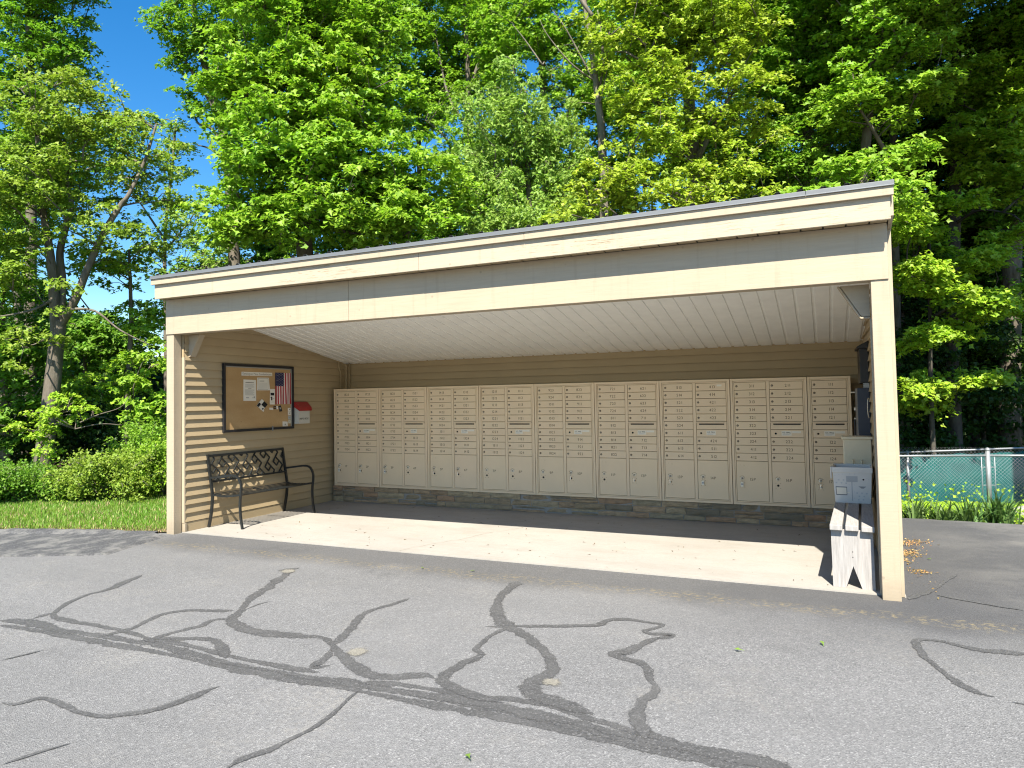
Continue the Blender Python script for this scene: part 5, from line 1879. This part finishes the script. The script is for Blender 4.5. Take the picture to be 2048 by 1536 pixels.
# overhanging sunlit branch at the left
b0 = atv(60, 880, 12.6)
tree("small sapling holding a sunlit yellow-green spray over the dark hollow",
     [trunk(70, 12.6, [(80, 900), (100, 830), (118, 795)], 0.03, 0.01), stem(0.016, 0.004, (100, 830, 12.4), (140, 822, 12.0), (172, 812, 11.8)), stem(0.012, 0.003, (160, 845, 11.9), (195, 830, 12.0), (240, 815, 12.2), (262, 790, 12.3)), stem(0.012, 0.003, (150, 858, 12.0), (200, 848, 12.0), (245, 850, 12.0))],
     [blob(100, 830, 12.1, .34, .4, .26), blob(122, 792, 12.1, .25, .35, .16), blob(85, 860, 12.2, .25, .3, .2), blob(160, 812, 11.9, .22, .3, .08), blob(95, 900, 12.1, .2, .25, .16), blob(20, 850, 12.2, .25, .3, .14)], "lime", group="saplings at the lawn edge", name="sapling", cat="sapling", dens=40, rad=0.15, per=34, size=0.075)

# ---- the wood behind: one mass
def mass(name, label, u0, u1, n, d0, d1, zlo, zhi, mat, size=0.2, rad=0.6, per=40, hfun=None):
    S = []
    for i in range(n):
        u = u0 + (u1 - u0) * RNG.random()
        d = d0 + (d1 - d0) * RNG.random()
        p = at(u, d)
        hi = hfun(u) if hfun else zhi
        p[2] = ground_h(p[0], p[1]) + zlo + (hi - zlo) * RNG.random()
        S.append(p)
    P, N, s = spray_leaves(np.array(S), rad, per, size, 0.4, 0.25, 0.5, 0.7)
    me = leaf_mesh(name, P, N, s, LM[mat])
    ob = bpy.data.objects.new(name, me)
    COL.objects.link(ob)
    return tag(ob, label, "woods", kind='stuff')


def hleft(u):
    return (3.7 if 130 < u < 420 else 4.6) + 1.0 * math.sin(u * 0.013) if u < 600 else (6.0 if u < 1500 else 10.5)


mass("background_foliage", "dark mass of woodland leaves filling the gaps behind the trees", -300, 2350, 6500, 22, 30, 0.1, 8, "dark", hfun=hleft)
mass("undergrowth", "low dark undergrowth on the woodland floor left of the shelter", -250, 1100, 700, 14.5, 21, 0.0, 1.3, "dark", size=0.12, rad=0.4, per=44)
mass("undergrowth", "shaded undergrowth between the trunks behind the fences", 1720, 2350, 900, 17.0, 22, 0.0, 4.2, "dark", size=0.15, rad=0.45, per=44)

# ---- grass
def blades(name, label, n, sampler, h, w, mat, lean=0.35, kind='stuff'):
    p = sampler(n)
    n = len(p)
    hh = h * (0.5 + 0.9 * RNG.random(n))
    a = RNG.random(n) * 6.28
    dirv = np.stack([np.cos(a), np.sin(a), np.zeros(n)], -1)
    side = np.stack([-np.sin(a), np.cos(a), np.zeros(n)], -1) * (w * (0.6 + 0.8 * RNG.random(n)))[:, None] / 2
    ln = (lean * hh * RNG.random(n) * 1.5)[:, None]
    up = np.array([0, 0, 1.0])
    m = p + up * hh[:, None] * 0.55 + dirv * ln * 0.35
    tp = p + up * hh[:, None] + dirv * ln
    V = np.stack([p - side, p + side, m + side * 0.8, m - side * 0.8, tp], 1)
    loops = (np.arange(n)[:, None] * 5 + np.array([0, 1, 2, 3, 3, 2, 4])[None]).ravel()
    starts = np.stack([np.arange(n) * 7, np.arange(n) * 7 + 4], -1).ravel()
    me = fast_mesh(name, V.reshape(-1, 3), loops, starts, mat)
    ob = bpy.data.objects.new(name, me)
    COL.objects.link(ob)
    return tag(ob, label, "grass", kind=kind)


le = np.array(LAWN_EDGE)


def lawn_edge_y(x):
    return np.interp(-x, -le[:, 0], le[:, 1])


def wood_edge_y(x):
    return np.interp(x, [-12, -9, -6, -4.87, -3.88, -2.78, -1.0, 0.0], [-2.2, -0.7, 0.55, 1.05, 1.75, 2.5, 3.4, 4.2])


def lawn_s(n, a=0.0, b=1.0, x0=-8.5):
    x = x0 - x0 * RNG.random(n) ** 0.75
    x = np.minimum(x, -0.03)
    t = a + (b - a) * RNG.random(n)
    lo, hi = lawn_edge_y(x) + 0.02, wood_edge_y(x)
    y = lo + (hi - lo) * t
    keep = ~((x > -0.04) & (y > 0.0))
    return np.stack([x, y, np.zeros(n)], -1)[keep]


blades("lawn_grass", "short green lawn grass beside the asphalt apron", 110000, lawn_s, 0.055, 0.007, m_grass)
blades("clover_weeds", "scattered pale and dry blades through the lawn", 9000, lawn_s, 0.06, 0.010, m_dry, 0.6)
blades("dry_grass", "pale dry grass fringe along the asphalt edge", 7000, lambda n: lawn_s(n, -0.015, 0.06), 0.035, 0.006, m_dry, 0.9)
blades("tall_grass_edge", "longer grass where the lawn meets the shrubs", 9000, lambda n: lawn_s(n, 0.93, 1.05), 0.16, 0.010, m_grass, 0.5)


def bed_s(n, u0=1780, u1=2120, d0=8.72, d1=14.0, pw=1.0):
    u = u0 + (u1 - u0) * RNG.random(n)
    d = d0 + (d1 - d0) * RNG.random(n) ** pw
    k = CF[None] + CR[None] * ((u - 1024 - PU) / FPX)[:, None]
    k = k / math.hypot(CF[0], CF[1])
    p = CAM_POS[None] + k * d[:, None]
    p[:, 2] = [ground_h(x, y) for x, y in p[:, :2]]
    p = p[(p[:, 0] > 7.5) & (p[:, 1] > 4.16)]
    return p


blades("meadow_grass", "tall bright grass between the bed and the fences", 26000, lambda n: bed_s(n, d0=9.25, pw=1.2), 0.15, 0.011, m_grass, 0.5)
bp = bed_s(8000, d0=9.1, d1=12.6)
bp[:, 2] += 0.03 + 0.20 * RNG.random(len(bp))
P, N, s = bp, unit(np.array([0, 0, 1.0]) * 0.8 + SUNV * 0.4 + RNG.normal(size=(len(bp), 3)) * 0.5), 0.05 * (0.6 + 0.8 * RNG.random(len(bp)))
ob = bpy.data.objects.new("ground_cover", leaf_mesh("ground_cover", P, N, s, LM["lime"]))
COL.objects.link(ob)
tag(ob, "yellow-green leafy ground cover in front of the fence", "ground cover", kind='stuff')
vp = bed_s(450, d0=11.8, d1=12.4)
vp[:, 2] += 0.55 * RNG.random(len(vp)) ** 1.6
ob = bpy.data.objects.new("fence_vines", leaf_mesh("fence_vines", vp, unit(RNG.normal(size=(len(vp), 3)) + np.array([0, -.8, .6])), 0.05 * (0.6 + 0.8 * RNG.random(len(vp))), LM["lime"]))
COL.objects.link(ob)
tag(ob, "weeds climbing the lower mesh of the near fence", "weeds", kind='stuff')

# daylily clumps
def lily(label, u, v, d, h, n):
    b = at(u, d)
    b[2] = ground_h(b[0], b[1])
    h *= 0.95
    vs, lp, st = [], [], []
    mb = MB()
    for i in range(n):
        a = RNG.random() * 6.28
        L = h * (0.75 + 0.6 * RNG.random())
        out = 0.25 + 0.75 * RNG.random()
        w = 0.011 + 0.006 * RNG.random()
        sd_ = np.array([-math.sin(a), math.cos(a), 0])
        dr = np.array([math.cos(a), math.sin(a), 0])
        o = b + np.array([RNG.normal() * 0.06, RNG.normal() * 0.06, -0.02])
        pts = []
        for k in range(6):
            q = k / 5
            pts.append((o + dr * L * out * (0.25 * q + 0.55 * q * q) + np.array([0, 0, L * (1.15 * q - 0.55 * out * q ** 2.4)]), w * (1 - q ** 2.2) + 0.001))
        vv = []
        for p, ww in pts:
            vv += [p - sd_ * ww, p + sd_ * ww]
        mb.add(vv, [(2 * k, 2 * k + 1, 2 * k + 3, 2 * k + 2) for k in range(5)])
    o_ = mb.build("daylily_clump", m_lily)
    return tag(o_, label, "daylily", "daylily clumps along the asphalt")


m_lily = leaf_mat("daylily_leaf", (0.105, 0.19, 0.05), hue=0.02, trans=0.3)
lily("daylily clump nearest the shelter's right post", 1818, 1040, 8.95, 0.36, 60)
lily("small bluish daylily clump, second from the post", 1868, 1040, 8.8, 0.32, 55)
lily("thin daylily clump between two larger ones", 1890, 1030, 8.85, 0.24, 30)
lily("daylily clump in front of the fence's corner post", 1925, 1042, 8.8, 0.36, 70)
lily("broadest daylily clump with arching leaves beside the grey rock", 1985, 1044, 8.85, 0.42, 120)

# grey rock at the right edge
mb = MB()
c = at(2052, 9.4)
c[2] = ground_h(c[0], c[1])
rr = random.Random(4)
nu, nv = 16, 8
vs = []
for j in range(nv + 1):
    for i in range(nu):
        a, e = 2 * math.pi * i / nu, math.pi / 2 * j / nv
        k = 1 + rr.uniform(-.07, .07) + 0.1 * math.sin(a * 3)
        vs.append((c[0] + 0.36 * k * math.cos(a) * math.cos(e), c[1] + 0.3 * k * math.sin(a) * math.cos(e), c[2] + 0.24 * k * math.sin(e)))
mb.add(vs, [(j * nu + i, j * nu + (i + 1) % nu, (j + 1) * nu + (i + 1) % nu, (j + 1) * nu + i) for j in range(nv) for i in range(nu)], 0, False)
ob = mb.build("rock", NT_rock if 'NT_rock' in globals() else plain("grey_rock", (0.30, 0.285, 0.26), 0.9, 0.2, var=0.35, nscale=9, bump=0.8))
tag(ob, "rough grey rock in the bed at the right edge", "rock")

# litter and stray leaves on the asphalt
lp = []
for (x, y, n, sx, sy) in ((7.56, 2.40, 200, .10, .13), (7.52, 1.85, 200, .08, .09), (7.70, 2.52, 40, .07, .06), (7.52, 1.50, 40, .04, .12), (7.58, 1.05, 50, .05, .05), (7.6, 0.5, 8, .06, .3)):
    n = int(n * 1.6)
    q = np.stack([x + RNG.normal(size=n) * sx, y + RNG.normal(size=n) * sy, np.full(n, 0.0)], -1)
    q = q[q[:, 0] > 7.42]
    q[:, 2] = 0.0265 - 0.012 + 0.004 + 0.012 * RNG.random(len(q))
    lp.append(q)
lp = np.concatenate(lp)
ob = bpy.data.objects.new("leaf_litter", leaf_mesh("leaf_litter", lp, unit(np.array([0, 0, 1.0]) + RNG.normal(size=(len(lp), 3)) * 0.4), 0.016 * (0.5 + RNG.random(len(lp))), m_litter, 1.5))
COL.objects.link(ob)
tag(ob, "tan seed litter blown against the shelter's right side", "leaf litter", kind='stuff')
for i, (x, y, lab) in enumerate(((3.68, -0.424, "pale green leaf on the asphalt below the left cabinets"), (4.141, -0.356, "pale green leaf with a dark twig in front of the slab"), (5.558, -3.383, "small green leaf lowest in the foreground"),
                                 (6.429, -1.567, "yellow-green leaf alone on the grey asphalt left of the seam"), (6.86, -1.251, "tiny yellow leaf on the asphalt in front of the wooden bench"), (7.70, 1.62, "curled pale leaf beside the tan seed litter"))):
    q = np.array([[0.0, 0, 0.008]])
    me = leaf_mesh("fallen_leaf", q, unit(np.array([[0.2, 0.1, 1.0]])), np.array([0.042]), LM["pale"], 1.4)
    ob = bpy.data.objects.new("fallen_leaf", me)
    COL.objects.link(ob)
    ob.location = (x, y, fz(x) - 0.005)
    ob.rotation_euler = (0, 0, i * 1.3)
    tag(ob, lab, "leaf", "stray leaves on the asphalt")

# wind-blown scraps on the slab
n = 130
sp = np.stack([0.5 + 6.5 * RNG.random(n), 0.2 + 2.6 * RNG.random(n) ** 1.4, np.zeros(n)], -1)
sp[:, 2] = [fz(x) + 0.004 for x in sp[:, 0]]
ob = bpy.data.objects.new("leaf_scraps", leaf_mesh("leaf_scraps", sp, unit(np.array([0, 0, 1.0]) + RNG.normal(size=(n, 3)) * 0.3), 0.020 * (0.4 + 1.0 * RNG.random(n)), m_scrap, 1.6))
COL.objects.link(ob)
tag(ob, "brown leaf scraps scattered over the concrete slab", "leaf scraps", kind='stuff')

# ================================================================== FENCES
def chain(mb, A, B, z0, z1, step=0.06, r=0.0021):
    """diamond mesh between ground points A and B"""
    A, B = np.array(A), np.array(B)
    L = np.linalg.norm(B - A)
    H = z1 - z0
    for sgn in (1, -1):
        s = -H if sgn == 1 else 0
        while s < (L if sgn == 1 else L + H):
            a0, b0 = s, 0.0
            a1, b1 = s + sgn * H, H
            t0, t1 = 0.0, 1.0
            if a1 != a0:
                for lim, g in ((0, 1), (L, -1)):
                    tt = (lim - a0) / (a1 - a0)
                    if (a0 - lim) * g < 0 and (a1 - lim) * g < 0:
                        t0, t1 = 1, 0
                    elif (a0 - lim) * g < 0:
                        t0 = max(t0, tt)
                    elif (a1 - lim) * g < 0:
                        t1 = min(t1, tt)
            if t1 - t0 > 0.02:
                f = lambda q: (*(A + (B - A) * ((a0 + (a1 - a0) * q) / L)), z0 + H * q)
                p, q = np.array(f(t0)), np.array(f(t1))
                nrm = np.array([CF[0], CF[1], 0]) * 0.003 * sgn
                mb.tube([p + nrm, q + nrm], r, 3)
                if t1 == 1.0:
                    mb.tube([q, q + np.array([*(B - A) / L * sgn * 0.012, 0.022])], r * 1.2, 3)
            s += step


C0 = at(1968, 12.3)[:2]
CL = at(1700, 12.55)[:2]
CRr = at(2160, 12.0)[:2]
ztop, zbot = 0.445, -0.42
t = thing("chain_link_fence", "near silver chain-link fence with a corner post among the weeds", "fence", (C0[0], C0[1], zbot), "chain-link fences")
mb = MB()
mb.tube([(*C0, zbot - 0.1), (*C0, 0.525)], 0.036, 10)
mb.lathe([(0.040, 0.525), (0.040, 0.54), (0.03, 0.565), (0.01, 0.58)], (C0[0], C0[1], 0), 10)
mb.build("corner_post", m_galv, t)
for (P_, lab) in ((CL, 0), (CRr, 1)):
    mb = MB()
    mb.tube([(*C0, ztop), (*P_, ztop)], 0.018, 8)
    mb.build("top_rail", m_galv, t)
    mb = MB()
    chain(mb, C0, P_, zbot, ztop + 0.005, 0.062, 0.0017)
    mb.build("wire_mesh", m_galv, t)
    mb = MB()
    dv = (P_ - C0) / np.linalg.norm(P_ - C0)
    q = C0 + dv * 0.10
    mb.tube([(*q, zbot), (*q, ztop)], 0.007, 5)
    for zz in (0.25, -0.05):
        mb.tube([(*C0, zz), (*q, zz)], 0.008, 5)
    mb.build("tension_bar", m_galv, t)
# far fence with a teal windscreen
m_teal = NT("teal_windscreen")
m_teal.col(m_teal.ramp(m_teal.noise(3, 5), [(0.3, (0.004, 0.085, 0.08)), (0.7, (0.010, 0.13, 0.12))])).set(0.7, 0.2)
m_teal.bump(m_teal.noise(5, 3), 0.3, 0.05)
m_teal = m_teal.mat
D0, D1 = 16.0, 15.0
FA, FB = at(1740, D0)[:2], at(2200, D1)[:2]
zA, zB_ = atv(1801, 905, D0)[2], atv(2048, 893, D1)[2]
t = thing("chain_link_fence", "far chain-link fence backed by a teal windscreen in front of the woods", "fence", (FA[0], FA[1], -0.9), "chain-link fences")
ft = (zA + zB_) / 2
mb = MB()
mb.tube([(*FA, zA - 0.01), (*FB, zB_ + 0.01)], 0.021, 8)
mb.build("top_rail", m_galv, t)
for u in (1812, 2130):
    k = (u - 1740) / 460
    q = FA + (FB - FA) * k
    mb = MB()
    mb.tube([(*q, -1.0), (*q, zA + (zB_ - zA) * k + 0.03)], 0.028, 8)
    mb.build("line_post", m_galv, t)
mb = MB()
chain(mb, FA, FB, -0.95, ft + 0.02, 0.07, 0.0018)
mb.build("wire_mesh", m_galv, t)
mb = MB()
n = 26
off = np.array([CF[0], CF[1]]) * 0.03
rr = random.Random(9)
vs = []
for i in range(n + 1):
    k = i / n * 0.72
    q = FA + (FB - FA) * k + off * (1 + rr.uniform(-.4, .8))
    sag = 0.03 * abs(math.sin(i * 0.9)) + rr.uniform(0, .02)
    vs += [(*q, -0.9), (*q, zA + (zB_ - zA) * k - 0.05 - sag)]
mb.add(vs, [(2 * i, 2 * i + 2, 2 * i + 3, 2 * i + 1) for i in range(n)])
mb.build("windscreen", m_teal, t)
